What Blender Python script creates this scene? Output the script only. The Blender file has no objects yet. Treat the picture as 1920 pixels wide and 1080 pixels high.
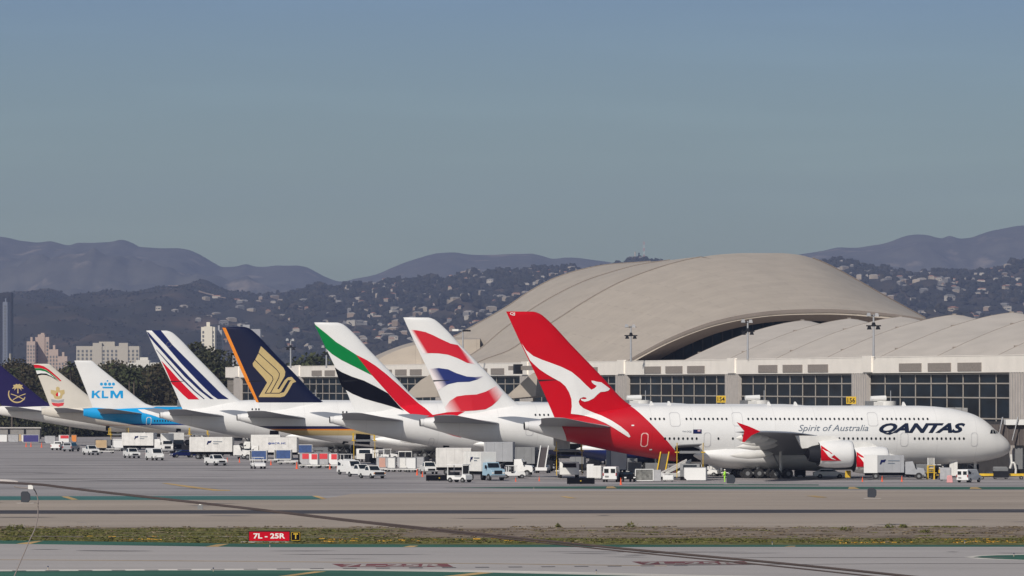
HAZE=3.7e-5; SUN_E=3.9; SKY_S=.06; SKY_DUST=1.2; EXPO=0.10; HZC=(.47,.57,.90,1)
SK0=(1.12,1.22,.96); SKM=(.87,1.05,1.0); SK1=(.60,.77,1.08)
import bpy, bmesh, math, random
import numpy as np
from mathutils import Vector, Matrix, noise as mnoise
R = math.radians
random.seed(7)
C = bpy.context.scene.collection
F, HC, HY = 12000.0, 13.5, 722.0            # lens in photo pixels, eye height, horizon row

def W(x, y, D):                               # a photo pixel at distance D -> world point
    return ((x-960)*D/F, D, HC-(y-HY)*D/F)
def G(x, y, z=0.0):                           # a photo pixel on the ground
    D = (HC-z)*F/(y-HY)
    return ((x-960)*D/F, D, z)

# ------------------------------------------------------------------ materials
MATS = {}
def mat(name, col, rough=0.6, metal=0.0, amp=0.08, scale=1.0, spec=0.5, emis=None, coat=0.0, stretch=(1,1,1)):
    if name in MATS: return MATS[name]
    m = bpy.data.materials.new(name); m.use_nodes = True
    nt = m.node_tree; b = nt.nodes['Principled BSDF']
    b.inputs['Roughness'].default_value = rough; b.inputs['Metallic'].default_value = metal
    b.inputs['Specular IOR Level'].default_value = spec
    if coat: b.inputs['Coat Weight'].default_value = coat
    tc = nt.nodes.new('ShaderNodeTexCoord'); mp = nt.nodes.new('ShaderNodeMapping')
    mp.inputs['Scale'].default_value = tuple(scale*s for s in stretch)
    n = nt.nodes.new('ShaderNodeTexNoise'); n.inputs['Scale'].default_value = 1.0; n.inputs['Detail'].default_value = 5
    r = nt.nodes.new('ShaderNodeMapRange'); r.inputs['From Min'].default_value = 0.3; r.inputs['From Max'].default_value = 0.7
    r.inputs['To Min'].default_value = 1-amp; r.inputs['To Max'].default_value = 1+amp
    mx = nt.nodes.new('ShaderNodeVectorMath'); mx.operation = 'SCALE'
    mx.inputs[0].default_value = col
    nt.links.new(tc.outputs['Object'], mp.inputs['Vector']); nt.links.new(mp.outputs['Vector'], n.inputs['Vector'])
    nt.links.new(n.outputs['Fac'], r.inputs['Value']); nt.links.new(r.outputs['Result'], mx.inputs['Scale'])
    nt.links.new(mx.outputs['Vector'], b.inputs['Base Color'])
    MATS[name] = m
    return m
def c8(r, g, b):                              # sRGB 0-255 -> linear
    f = lambda v: (v/255/12.92) if v/255 <= .04045 else ((v/255+.055)/1.055)**2.4
    return (f(r), f(g), f(b))

WHITE = mat('white_paint', (.70,.70,.69), .32, amp=.035, scale=.35)
OFFW  = mat('off_white_paint', (.66,.655,.63), .5, amp=.07, scale=.8)
GREYP = mat('grey_paint', (.30,.31,.33), .5, amp=.06)
MIDG  = mat('mid_grey_paint', (.17,.175,.18), .55, amp=.1)
DARK  = mat('dark_trim', (.016,.017,.021), .6, spec=.08, amp=.1)
BLACK = mat('black_void', (.004,.004,.006), .9, spec=.1, amp=.05)
TYRE  = mat('tyre_rubber', (.018,.018,.019), .8, amp=.1)
STEEL = mat('bare_metal', (.42,.42,.43), .35, .8, amp=.08)
GLASS = mat('vehicle_glass', (.010,.014,.018), .15, amp=.1, spec=.35)
REDQ  = mat('tail_red', (.47,.0025,.010), .45, spec=.06, amp=.03, scale=.3)
REDB  = mat('flag_red', (.54,.006,.018), .45, spec=.06, amp=.03, scale=.3)
NAVY  = mat('navy_paint', (.007,.012,.07), .4, spec=.08, amp=.05, scale=.3)
NAVYS = mat('deep_navy_paint', (.0015,.003,.026), .4, spec=.06, amp=.05, scale=.3)
INK   = mat('lettering_ink', (.006,.012,.032), .5, amp=.03, spec=.2)
GREYI = mat('grey_ink', (.12,.15,.19), .5, amp=.03)
GREEN = mat('flag_green', (.002,.18,.042), .45, spec=.06, amp=.03)
FBLACK= mat('flag_black', (.002,.002,.005), .45, spec=.05, amp=.03)
GOLD  = mat('gold_paint', (.50,.38,.17), .4, amp=.05)
ORANGE= mat('orange_paint', (.75,.23,.01), .45, amp=.05)
KBLUE = mat('light_blue_paint', (.0,.30,.64), .35, amp=.03)
CREAM = mat('cream_paint', (.60,.56,.49), .35, amp=.04, scale=.3)
PURPLE= mat('indigo_paint', (.016,.011,.065), .45, amp=.05, spec=.1)
YEL   = mat('safety_yellow', (.62,.40,.02), .5, amp=.15)
CONE  = mat('cone_orange', (.80,.10,.02), .5, amp=.1)
TARP  = mat('blue_tarpaulin', (.03,.07,.20), .7, amp=.2, scale=2)
REDT  = mat('red_panel', (.60,.03,.04), .5, amp=.1)
TAN   = mat('cardboard', (.45,.32,.18), .8, amp=.15)
ALU   = mat('aluminium_panel', (.40,.40,.41), .45, .3, amp=.12, scale=2)
LAMP  = mat('lamp_lens', (.75,.75,.72), .15, amp=.02)
TAIL  = mat('tail_lamp', (.35,.01,.01), .2, amp=.02)
LBLUE = mat('pale_blue_paint', (.28,.42,.52), .4, amp=.05)
HIVIS = mat('hi_vis_cloth', (.35,.75,.05), .7, amp=.1)

# ------------------------------------------------------------------ mesh builder
class MB:
    def __init__(s): s.v=[]; s.f=[]; s.mi=[]; s.mats=[]
    def idx(s, m):
        if m not in s.mats: s.mats.append(m)
        return s.mats.index(m)
    def add(s, vs, fs, m):
        o=len(s.v); k=s.idx(m); s.v+=[tuple(v) for v in vs]
        for f in fs: s.f.append(tuple(i+o for i in f)); s.mi.append(k)
        return s
    def box(s, x0,x1,y0,y1,z0,z1,m):
        return s.add([(x,y,z) for z in (z0,z1) for x,y in ((x0,y0),(x1,y0),(x1,y1),(x0,y1))],
              [(0,3,2,1),(4,5,6,7),(0,1,5,4),(1,2,6,5),(2,3,7,6),(3,0,4,7)], m)
    def prism(s, prof, y0, y1, m, inset=0.0, top=None):      # side profile (x,z) extruded across y; above height top it tucks in
        n=len(prof); vs=[]
        for y,sg in ((y0,1),(y1,-1)):
            for x,z in prof:
                t=0 if (top is None or z<=top) else inset*min(1,(z-top)/0.5)
                vs.append((x,y+sg*t,z))
        fs=[tuple(range(n))[::-1], tuple(range(n,2*n))]
        a=sum(prof[i][0]*prof[(i+1)%n][1]-prof[(i+1)%n][0]*prof[i][1] for i in range(n))
        for i in range(n): j=(i+1)%n; fs.append((i,j,j+n,i+n))
        if a>0: fs=[f[::-1] for f in fs]
        return s.add(vs,fs,m)
    def cyl(s, p, q, r, m, n=14, r2=None, cap=True):
        p=Vector(p); q=Vector(q); d=(q-p).normalized(); a=d.orthogonal().normalized(); b=d.cross(a)
        r2=r if r2 is None else r2; vs=[]
        for c,rr in ((p,r),(q,r2)):
            for i in range(n):
                t=2*math.pi*i/n; vs.append(c+a*rr*math.cos(t)+b*rr*math.sin(t))
        fs=[(i,(i+1)%n,(i+1)%n+n,i+n) for i in range(n)]
        if cap: fs+= [tuple(range(n))[::-1], tuple(range(n,2*n))]
        return s.add(vs,fs,m)
    def lathe(s, prof, axis_o, m, n=36, mfun=None):          # profile (x, r) about the x axis
        ox,oy,oz=axis_o; o=len(s.v)
        for x,r in prof:
            for i in range(n):
                t=2*math.pi*i/n; s.v.append((ox+x, oy+r*math.cos(t), oz+r*math.sin(t)))
        for k in range(len(prof)-1):
            mm=s.idx(mfun(k) if mfun else m)
            for i in range(n):
                j=(i+1)%n; s.f.append((o+k*n+i,o+(k+1)*n+i,o+(k+1)*n+j,o+k*n+j)); s.mi.append(mm)
        return s
    def loft(s, rings, m, closed=True, caps=True):
        n=len(rings[0]); o=len(s.v); k=s.idx(m)
        for r in rings: s.v += [tuple(p) for p in r]
        for a in range(len(rings)-1):
            for i in range(n if closed else n-1):
                j=(i+1)%n; s.f.append((o+a*n+i,o+a*n+j,o+(a+1)*n+j,o+(a+1)*n+i)); s.mi.append(k)
        if caps and closed:
            s.f.append(tuple(o+i for i in range(n))[::-1]); s.mi.append(k)
            s.f.append(tuple(o+(len(rings)-1)*n+i for i in range(n))); s.mi.append(k)
        return s
    def build(s, name, parent=None, smooth=False, bevel=0, **props):
        me=bpy.data.meshes.new(name); me.from_pydata([tuple(map(float,v)) for v in s.v],[],s.f)
        for m in s.mats: me.materials.append(m)
        me.polygons.foreach_set('material_index', s.mi); me.update()
        bm=bmesh.new(); bm.from_mesh(me); bmesh.ops.recalc_face_normals(bm, faces=bm.faces)
        if bevel: bmesh.ops.bevel(bm, geom=bm.edges[:], offset=bevel, segments=1, affect='EDGES', clamp_overlap=True)
        bm.to_mesh(me); bm.free()
        if smooth:
            me.polygons.foreach_set('use_smooth', [True]*len(me.polygons))
            me.set_sharp_from_angle(angle=R(38))
        o=bpy.data.objects.new(name, me); C.objects.link(o)
        if parent is not None: o.parent=parent
        for k,v in props.items(): o[k]=v
        return o
def thing(name, label, cat, loc=(0,0,0), rz=0.0, group=None):
    o=bpy.data.objects.new(name,None); C.objects.link(o); o.empty_display_size=.5
    o.location=loc; o.rotation_euler=(0,0,rz); o['label']=label; o['category']=cat
    if group: o['group']=group
    return o
def tag(o, label, cat, group=None, kind=None):
    if label: o['label']=label
    if cat: o['category']=cat
    if group: o['group']=group
    if kind: o['kind']=kind
    return o
def dup(root, loc, rz, label, group=None):
    def cp(o, par):
        c=o.copy(); C.objects.link(c); c.parent=par
        for ch in kids.get(o,[]): cp(ch,c)
        return c
    kids={}
    allo=[root]; 
    st=[root]
    while st:
        o=st.pop(); kids[o]=list(o.children); st+=kids[o]
    r=cp(root,None); r.location=loc; r.rotation_euler=(0,0,rz); r['label']=label
    if group: r['group']=group
    return r

def pchip(xs, ys):
    xs=np.array(xs,float); ys=np.array(ys,float); h=np.diff(xs); d=np.diff(ys)/h
    m=np.zeros(len(xs)); m[0]=d[0]; m[-1]=d[-1]
    for i in range(1,len(xs)-1):
        if d[i-1]*d[i]>0:
            w1=2*h[i]+h[i-1]; w2=h[i]+2*h[i-1]; m[i]=(w1+w2)/(w1/d[i-1]+w2/d[i])
    def f(x):
        x=min(max(x,xs[0]),xs[-1]); i=min(max(int(np.searchsorted(xs,x))-1,0),len(h)-1)
        t=(x-xs[i])/h[i]
        return float(ys[i]*(1+2*t)*(1-t)**2+h[i]*m[i]*t*(1-t)**2+ys[i+1]*t*t*(3-2*t)+h[i]*m[i+1]*t*t*(t-1))
    return f

# ------------------------------------------------------------------ aircraft
ROT = R(12.4); CR, SR = math.cos(ROT), math.sin(ROT)
class Jet:
    """local frame: x forward (nose at 0), -y towards the runway, z up; u = distance aft of the nose"""
    def __init__(s, kind, tip_px, Dtip, scale=1.0):
        s.k=kind; s.sc=scale
        s.top=pchip([a[0] for a in kind['st']],[a[1] for a in kind['st']])
        s.bot=pchip([a[0] for a in kind['st']],[a[2] for a in kind['st']])
        s.hw =pchip([a[0] for a in kind['st']],[a[3] for a in kind['st']])
        X=(tip_px-960)*Dtip/F; ut=kind['utip']*scale
        s.nose=(X+ut*CR, Dtip+ut*SR)
    def inv(s, x, y, v):
        q=(x-960)/F; v=v*s.sc
        u=(s.nose[0]+SR*v-q*(s.nose[1]-CR*v))/(CR-SR*q)
        D=s.nose[1]-SR*u-CR*v
        return u/s.sc, (HC-(y-HY)*D/F)/s.sc
    def fus_v(s,u,z):
        if u<0 or u>s.k['L']: return 0
        t,b=s.top(u),s.bot(u); a=(z-(t+b)/2)/max(.01,(t-b)/2)
        return s.hw(u)*math.sqrt(max(0,1-a*a)) if abs(a)<1 else 0
    def fin_v(s,u,z):
        k=s.k
        if z<k['finz'][0]: return 0
        le=k['fle'](z); te=k['fte'](z)
        if not le<u<te: return 0.02
        t=(u-le)/(te-le); c=te-le
        th=k['fth']*c*2.9*(math.sqrt(t)*(1-t)*0.72+.10*t*(1-t))
        return max(.03,min(th,.9))
    def surf(s,u,z): return max(s.fus_v(u,z), s.fin_v(u,z))
    def on(s,x,y):                                # photo pixel -> (u,z) on the near surface
        v=.4
        for _ in range(12):
            u,z=s.inv(x,y,v); v=.5*v+.5*s.surf(u,z)
        return u,z

def fill2d(polys, step=.6, step2=None):
    """closed outlines (u,z) -> triangulated verts, cut by a grid so it can be draped"""
    bm=bmesh.new()
    es=[]
    for p in polys:
        vs=[bm.verts.new((a,0,b)) for a,b in p]
        es+=[bm.edges.new((vs[i],vs[(i+1)%len(vs)])) for i in range(len(vs))]
    bmesh.ops.triangle_fill(bm, edges=es, use_beauty=True, use_dissolve=False)
    return bm
def cutgrid(bm, step):
    for ax in (0,2):
        lo=min(v.co[ax] for v in bm.verts); hi=max(v.co[ax] for v in bm.verts)
        c=math.ceil(lo/step)*step
        while c<hi:
            no=[0,0,0]; no[ax]=1; co=[0,0,0]; co[ax]=c
            bmesh.ops.bisect_plane(bm, geom=bm.verts[:]+bm.edges[:]+bm.faces[:], plane_co=co, plane_no=no)
            c+=step
def drape(jet, bm, name, m, parent, off=.03, step=.5, surf=None, **props):
    surf=surf or jet.surf
    bmesh.ops.triangulate(bm,faces=bm.faces[:])
    cutgrid(bm, step)
    for v in bm.verts:
        u,z=v.co.x,v.co.z
        v.co=(-u,-(surf(u,z)+off),z)
    me=bpy.data.meshes.new(name); bm.to_mesh(me); bm.free()
    me.materials.append(m); o=bpy.data.objects.new(name,me); C.objects.link(o); o.parent=parent
    for k,v in props.items(): o[k]=v
    return o
def smooth_poly(pts, it=1):
    for _ in range(it):
        out=[]
        for i in range(len(pts)):
            a=pts[i]; b=pts[(i+1)%len(pts)]
            out.append((a[0]*.8+b[0]*.2,a[1]*.8+b[1]*.2)); out.append((a[0]*.2+b[0]*.8,a[1]*.2+b[1]*.8))
        pts=out
    return pts
def decal_px(jet, pts, name, m, parent, off=.03, step=.5, sm=0, surf=None, holes=(), **props):
    if sm: pts=smooth_poly(pts,sm)
    P=[[jet.on(*p) for p in pts]]+[[jet.on(*p) for p in h] for h in holes]
    return drape(jet, fill2d(P), name, m, parent, off, step, surf, **props)
def text_bm(txt, w, h, shear=0, bold=0, space=1.0):
    """word as a flat mesh with lower left at 0,0 (x right, z up), scaled to w x h"""
    cu=bpy.data.curves.new('t','FONT'); cu.body=txt; cu.size=1; cu.shear=shear; cu.offset=bold; cu.space_character=space; cu.resolution_u=3
    ob=bpy.data.objects.new('t',cu); C.objects.link(ob)
    dg=bpy.context.evaluated_depsgraph_get(); me=bpy.data.meshes.new_from_object(ob.evaluated_get(dg))
    bpy.data.objects.remove(ob); bpy.data.curves.remove(cu)
    bm=bmesh.new(); bm.from_mesh(me); bpy.data.meshes.remove(me)
    xs=[v.co.x for v in bm.verts]; ys=[v.co.y for v in bm.verts]
    x0,x1,y0,y1=min(xs),max(xs),min(ys),max(ys)
    for v in bm.verts: v.co=((v.co.x-x0)/(x1-x0)*w,0,(v.co.y-y0)/(y1-y0)*h)
    return bm
def text_px(jet, txt, x0,y0,x1,y1, name, m, parent, shear=0, bold=0, space=1.0, step=.5, **props):
    ua,za=jet.on(x0,y1); ub,zb=jet.on(x1,y0)
    bm=text_bm(txt, ua-ub, zb-za, shear, bold, space)
    for v in bm.verts: v.co=(ua-v.co.x,0,za+v.co.z)
    return drape(jet,bm,name,m,parent,.035,step,**props)
def outline_px(jet,x0,y0,x1,y1,m,parent,name='door_outline',w=.09,off=.03,**props):
    ua,za=jet.on(x0,y1); ub,zb=jet.on(x1,y0); r=.25
    def rr(i):
        a,b,c,d=ub+i,ua-i,za+i,zb-i
        return [(a+r,c),(b-r,c),(b,c+r),(b,d-r),(b-r,d),(a+r,d),(a,d-r),(a,c+r)]
    return drape(jet, fill2d([rr(0),rr(w)]), name, m, parent, off, .4, **props)

def livery(name, base, nodesfun):
    """fuselage paint whose colour bands are painted along the body: expression on object x (= -u) and z"""
    m=bpy.data.materials.new(name); m.use_nodes=True; nt=m.node_tree; b=nt.nodes['Principled BSDF']
    b.inputs['Roughness'].default_value=.34
    tc=nt.nodes.new('ShaderNodeTexCoord'); sp=nt.nodes.new('ShaderNodeSeparateXYZ'); nt.links.new(tc.outputs['Object'],sp.inputs[0])
    n=nt.nodes.new('ShaderNodeTexNoise'); n.inputs['Scale'].default_value=.35; n.inputs['Detail'].default_value=4
    nt.links.new(tc.outputs['Object'],n.inputs['Vector'])
    r=nt.nodes.new('ShaderNodeMapRange'); r.inputs['From Min'].default_value=.3; r.inputs['From Max'].default_value=.7; r.inputs['To Min'].default_value=.96; r.inputs['To Max'].default_value=1.03
    nt.links.new(n.outputs['Fac'],r.inputs['Value'])
    def gt(sock, thr, slope=0.0):                 # 1 where sock > thr + slope*z
        a=nt.nodes.new('ShaderNodeMath'); a.operation='MULTIPLY_ADD'; nt.links.new(sp.outputs['Z'],a.inputs[0]); a.inputs[1].default_value=-slope; 
        nt.links.new(sock,a.inputs[2])
        g=nt.nodes.new('ShaderNodeMath'); g.operation='GREATER_THAN'; nt.links.new(a.outputs[0],g.inputs[0]); g.inputs[1].default_value=thr
        return g.outputs[0]
    def mix(fac, ca, cb):
        x=nt.nodes.new('ShaderNodeMix'); x.data_type='RGBA'; nt.links.new(fac,x.inputs['Factor'])
        for k,c in ((6,ca),(7,cb)):
            if isinstance(c,tuple): x.inputs[k].default_value=(*c,1)
            else: nt.links.new(c,x.inputs[k])
        return x.outputs[2]
    out=nodesfun(sp,gt,mix,base)
    def line(sock,period,width,depth):            # thin skin joints at a regular pitch
        a=nt.nodes.new('ShaderNodeMath'); a.operation='DIVIDE'; nt.links.new(sock,a.inputs[0]); a.inputs[1].default_value=period
        f=nt.nodes.new('ShaderNodeMath'); f.operation='FRACT'; nt.links.new(a.outputs[0],f.inputs[0])
        g=nt.nodes.new('ShaderNodeMath'); g.operation='LESS_THAN'; nt.links.new(f.outputs[0],g.inputs[0]); g.inputs[1].default_value=width/period
        m_=nt.nodes.new('ShaderNodeMath'); m_.operation='MULTIPLY_ADD'; nt.links.new(g.outputs[0],m_.inputs[0]); m_.inputs[1].default_value=-depth; m_.inputs[2].default_value=1; return m_.outputs[0]
    l1=line(sp.outputs['X'],6.1,.09,.10); l2=line(sp.outputs['Z'],2.07,.06,.06)
    q1=nt.nodes.new('ShaderNodeMath'); q1.operation='MULTIPLY'; nt.links.new(l1,q1.inputs[0]); nt.links.new(l2,q1.inputs[1])
    q2=nt.nodes.new('ShaderNodeMath'); q2.operation='MULTIPLY'; nt.links.new(q1.outputs[0],q2.inputs[0]); nt.links.new(r.outputs['Result'],q2.inputs[1])
    sc=nt.nodes.new('ShaderNodeVectorMath'); sc.operation='SCALE'
    if isinstance(out,tuple): sc.inputs[0].default_value=out
    else: nt.links.new(out,sc.inputs[0])
    nt.links.new(q2.outputs[0],sc.inputs['Scale']); nt.links.new(sc.outputs[0],b.inputs['Base Color'])
    return m

def airfoil(xle, c, z, th, v, tw=0.0, n=9, camber=.02):
    """closed loop; x forward so leading edge at -xle"""
    up=[];dn=[]
    for i in range(n):
        t=(1-math.cos(math.pi*i/(n-1)))/2
        y=th*(1.48*math.sqrt(t)-.63*t-1.76*t*t+1.42*t**3-.51*t**4)/1.0
        up.append((t, y+camber*4*t*(1-t))); dn.append((t,-y*.85+camber*4*t*(1-t)))
    pts=up+dn[::-1][1:-1]
    return [(-(xle+t*c), v, z+h*c-t*c*math.tan(tw)) for t,h in pts]

# --- A380-size double decker (measures in metres)
Q0=dict(st=[(0,4.32,4.12,.06),(.12,4.75,3.85,.45),(.48,5.35,3.45,.95),(1.0,5.85,3.15,1.40),(1.6,6.35,2.92,1.78),(2.5,7.0,2.68,2.2),(3.3,7.75,2.5,2.5),(4.7,8.75,2.25,2.85),(6.4,9.45,2.06,3.13),
  (9.4,10.1,1.93,3.42),(11.8,10.38,1.87,3.53),(14,10.48,1.86,3.57),(30,10.52,1.86,3.57),(45,10.6,1.95,3.57),(51,10.62,2.45,3.42),(55.4,10.6,3.1,3.12),(60.9,10.0,4.1,2.4),(64,9.4,4.75,1.95),(67.7,8.75,5.6,1.38),(70.5,8.45,6.35,.95),(72.2,8.3,6.85,.66),(72.72,8.1,7.05,.55)],
  L=72.72, utip=75.7, fth=.11)
_j=Jet(dict(Q0,finz=[99]),950,923.0)
def finf(j, les, tes):
    a=[j.inv(x,y,0.2) for x,y in les]; b=[j.inv(x,y,0.2) for x,y in tes]
    a.sort(key=lambda p:p[1]); b.sort(key=lambda p:p[1])
    return pchip([p[1] for p in a],[p[0] for p in a]), pchip([p[1] for p in b],[p[0] for p in b]), a, b
# fin edges: leading and trailing
le,te,_a,_b=finf(_j,[(1000,584),(1009.4,586.5),(1015,589.5),(1021,594),(1074,649),(1130,707),(1172,752),(1186,762),(1203,770),(1240,778)],
                 [(949.5,584),(976,642),(1009.5,712),(1038.5,779),(1044,792)])
Q0.update(fle=le,fte=te,finz=[_b[0][1],_b[-1][1]])
K7=dict(st=[(0,4.6,4.3,.05),(.3,5.1,3.8,.6),(1,5.7,3.35,1.1),(2.2,6.6,2.95,1.7),(4,7.7,2.6,2.3),(6,8.35,2.42,2.75),(9,8.65,2.35,3.05),(12,8.7,2.35,3.1),(44,8.9,2.5,3.1),(50,8.95,3.05,3.0),(55,8.98,3.75,2.7),(60,8.98,4.6,2.2),(65,8.95,5.45,1.6),(69,8.9,6.1,1.05),(72,8.8,6.6,.6),(73.9,8.55,7.1,.3)],
  L=73.9, utip=75.8, fth=.10)
_k=Jet(dict(K7,finz=[99]),139.5,1330.0)
le,te,_a,_b=finf(_k,[(170.5,676),(175.5,678.5),(181,683.6),(220,715),(262,749),(272,756),(283,760.5),(305,764)],[(139.5,676),(172.7,760.7),(176,770)])
K7.update(fle=le,fte=te,finz=[_b[0][1],_b[-1][1]])

def make_wing(sg, secs, parent, m, name='wing'):
    b=MB(); b.loft([airfoil(ule,c,z,th,sg*-v,tw) for v,ule,c,z,th,tw in secs], m)
    return b.build(name,parent,smooth=True)
def make_engine(parent, u, v, z, r, L, sg, livm=None, lip=STEEL, cowl=None, pylon=None, wz=None):
    cowl=cowl or WHITE
    e=MB()
    prof=[(-.75,r*.70),(-.25,r*.80),(-.05,r*.87),(0,r*.92),(-.12,r*.965),(-.6,r*1.0),(-L*.35,r*1.03),(-L*.6,r*.99),(-L*.74,r*.88),(-L*.745,r*.80)]
    e.lathe(prof,(-u,sg*-v,z),cowl,mfun=lambda k: (lip if k in (2,3) else (DARK if k<2 or k==8 else cowl)))
    n=e.build('engine',parent,smooth=True)
    f=MB(); f.lathe([(-.75,r*.70),(-.75,r*.2),(-.45,.02)],(-u,sg*-v,z),DARK,mfun=lambda k:(MIDG if k==0 else OFFW)); f.build('fan',n,smooth=True)
    g=MB(); g.lathe([(-L*.70,r*.72),(-L*.88,r*.60),(-L*.96,r*.50),(-L*.96,r*.36),(-L*1.06,.03)],(-u,sg*-v,z),MIDG,mfun=lambda k:(DARK if k<3 else BLACK)); g.build('nozzle',n,smooth=True)
    p=MB(); zz=wz
    p.prism([(-u-.9,z+r*.85),(-u-2.6,zz-.15),(-u-L*1.25,zz-.1),(-u-L*1.1,z+r*.4),(-u-L*.5,z+r*.6)],sg*-v-.22,sg*-v+.22,pylon or OFFW)
    p.build('pylon',n)
    return n
_wheel=[None]
def wheel_mesh(r=.7,w=.5):
    key=(r,w)
    if not isinstance(_wheel[0],dict): _wheel[0]={}
    if key not in _wheel[0]:
        b=MB(); b.cyl((0,-w/2,0),(0,w/2,0),r,TYRE,18); b.cyl((0,-w/2-.02,0),(0,w/2+.02,0),r*.45,MIDG,12)
        o=b.build('wheel'); _wheel[0][key]=o.data; bpy.data.objects.remove(o)
    return _wheel[0][key]
def add_wheel(parent,x,y,z,r=.7,w=.5,name='wheel'):
    o=bpy.data.objects.new(name,wheel_mesh(r,w)); C.objects.link(o); o.parent=parent; o.location=(x,y,z); return o
def gear(parent,u,v,zt,rows,cols,r,w,name='landing_gear'):
    g=MB(); g.cyl((-u,-v,r),(-u,-v,zt),.22,OFFW,10); g.cyl((-u-.1,-v,r+.8),(-u-1.6,-v,zt),.1,MIDG,8)
    for i in rows: g.cyl((-u+i,-v-cols,r),(-u+i,-v+cols,r),.14,MIDG,8)
    if len(rows)>1: g.cyl((-u+rows[0],-v,r),(-u+rows[-1],-v,r),.2,MIDG,8)
    o=g.build(name,parent)
    for i in rows:
        for s_ in (-1,1): add_wheel(o,-u+i,-v+s_*cols,r,r,w)
    return o

def window_mesh(w=.30,h=.40,m=GLASS):
    b=MB(); n=8; 
    b.add([(w/2*math.cos(2*math.pi*(i+.5)/n)*1.05,0,h/2*math.sin(2*math.pi*(i+.5)/n)*1.05) for i in range(n)],[tuple(range(n))],m)
    o=b.build('w'); me=o.data; bpy.data.objects.remove(o); return me
WM=None
def windows_row(jet,parent,xs,y):
    global WM
    if WM is None: WM=window_mesh()
    for x in xs:
        u,z=jet.on(x,y); v=jet.surf(u,z); dv=(jet.surf(u,z+.1)-jet.surf(u,z-.1))/.2
        o=bpy.data.objects.new('cabin_window',WM); C.objects.link(o); o.parent=parent
        o.location=(-u,-(v+.035),z); o.rotation_euler=(math.atan(dv)*1,0,0)

def jet_body(jet, root, fm, k, finm, tailcone=None, belly=None, wingm=None, cowl=None):
    n=56; us=sorted(set([round(a[0],2) for a in k['st']]+[round(.04*k['L']*i,2) for i in range(1,25)]+[.25,.7,1.3,2,2.9,4,5.5,7.8,10.5,53,57,59,62,66,69]))
    us=[u for u in us if u<=k['L']]
    b=MB(); rings=[]
    for u in us:
        t,bo,h=jet.top(u),jet.bot(u),jet.hw(u); zc=(t+bo)/2; hz=(t-bo)/2
        rings.append([(-u,h*math.cos(2*math.pi*i/n),zc+hz*math.sin(2*math.pi*i/n)) for i in range(n)])
    b.loft(rings,fm); b.build('fuselage',root,smooth=True)
    # fin
    z0,z1=k['finz']; zs=[z0+(z1-z0)*i/22 for i in range(20)]+[z1-(z1-z0)*a for a in (.09,.06,.035,.02,.008,0)]
    b=MB(); rings=[]
    for z in zs:
        l,t=k['fle'](z),k['fte'](z); c=t-l; tt=[(1-math.cos(math.pi*i/14))/2 for i in range(15)]
        ff=1.0 if z<z1-.35 else max(.25,math.sqrt(max(0,1-((z-(z1-.35))/.35)**2)))
        R_=[(-(l+t_*c),-jet.fin_v(l+t_*c,z)*ff if 0<t_<1 else -.015,z) for t_ in tt]
        L_=[(-(l+t_*c), jet.fin_v(l+t_*c,z)*ff if 0<t_<1 else  .015,z) for t_ in tt[::-1]]
        rings.append(R_+L_)
    b.loft(rings,finm); b.build('tail_fin',root,smooth=True)
    return root

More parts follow.
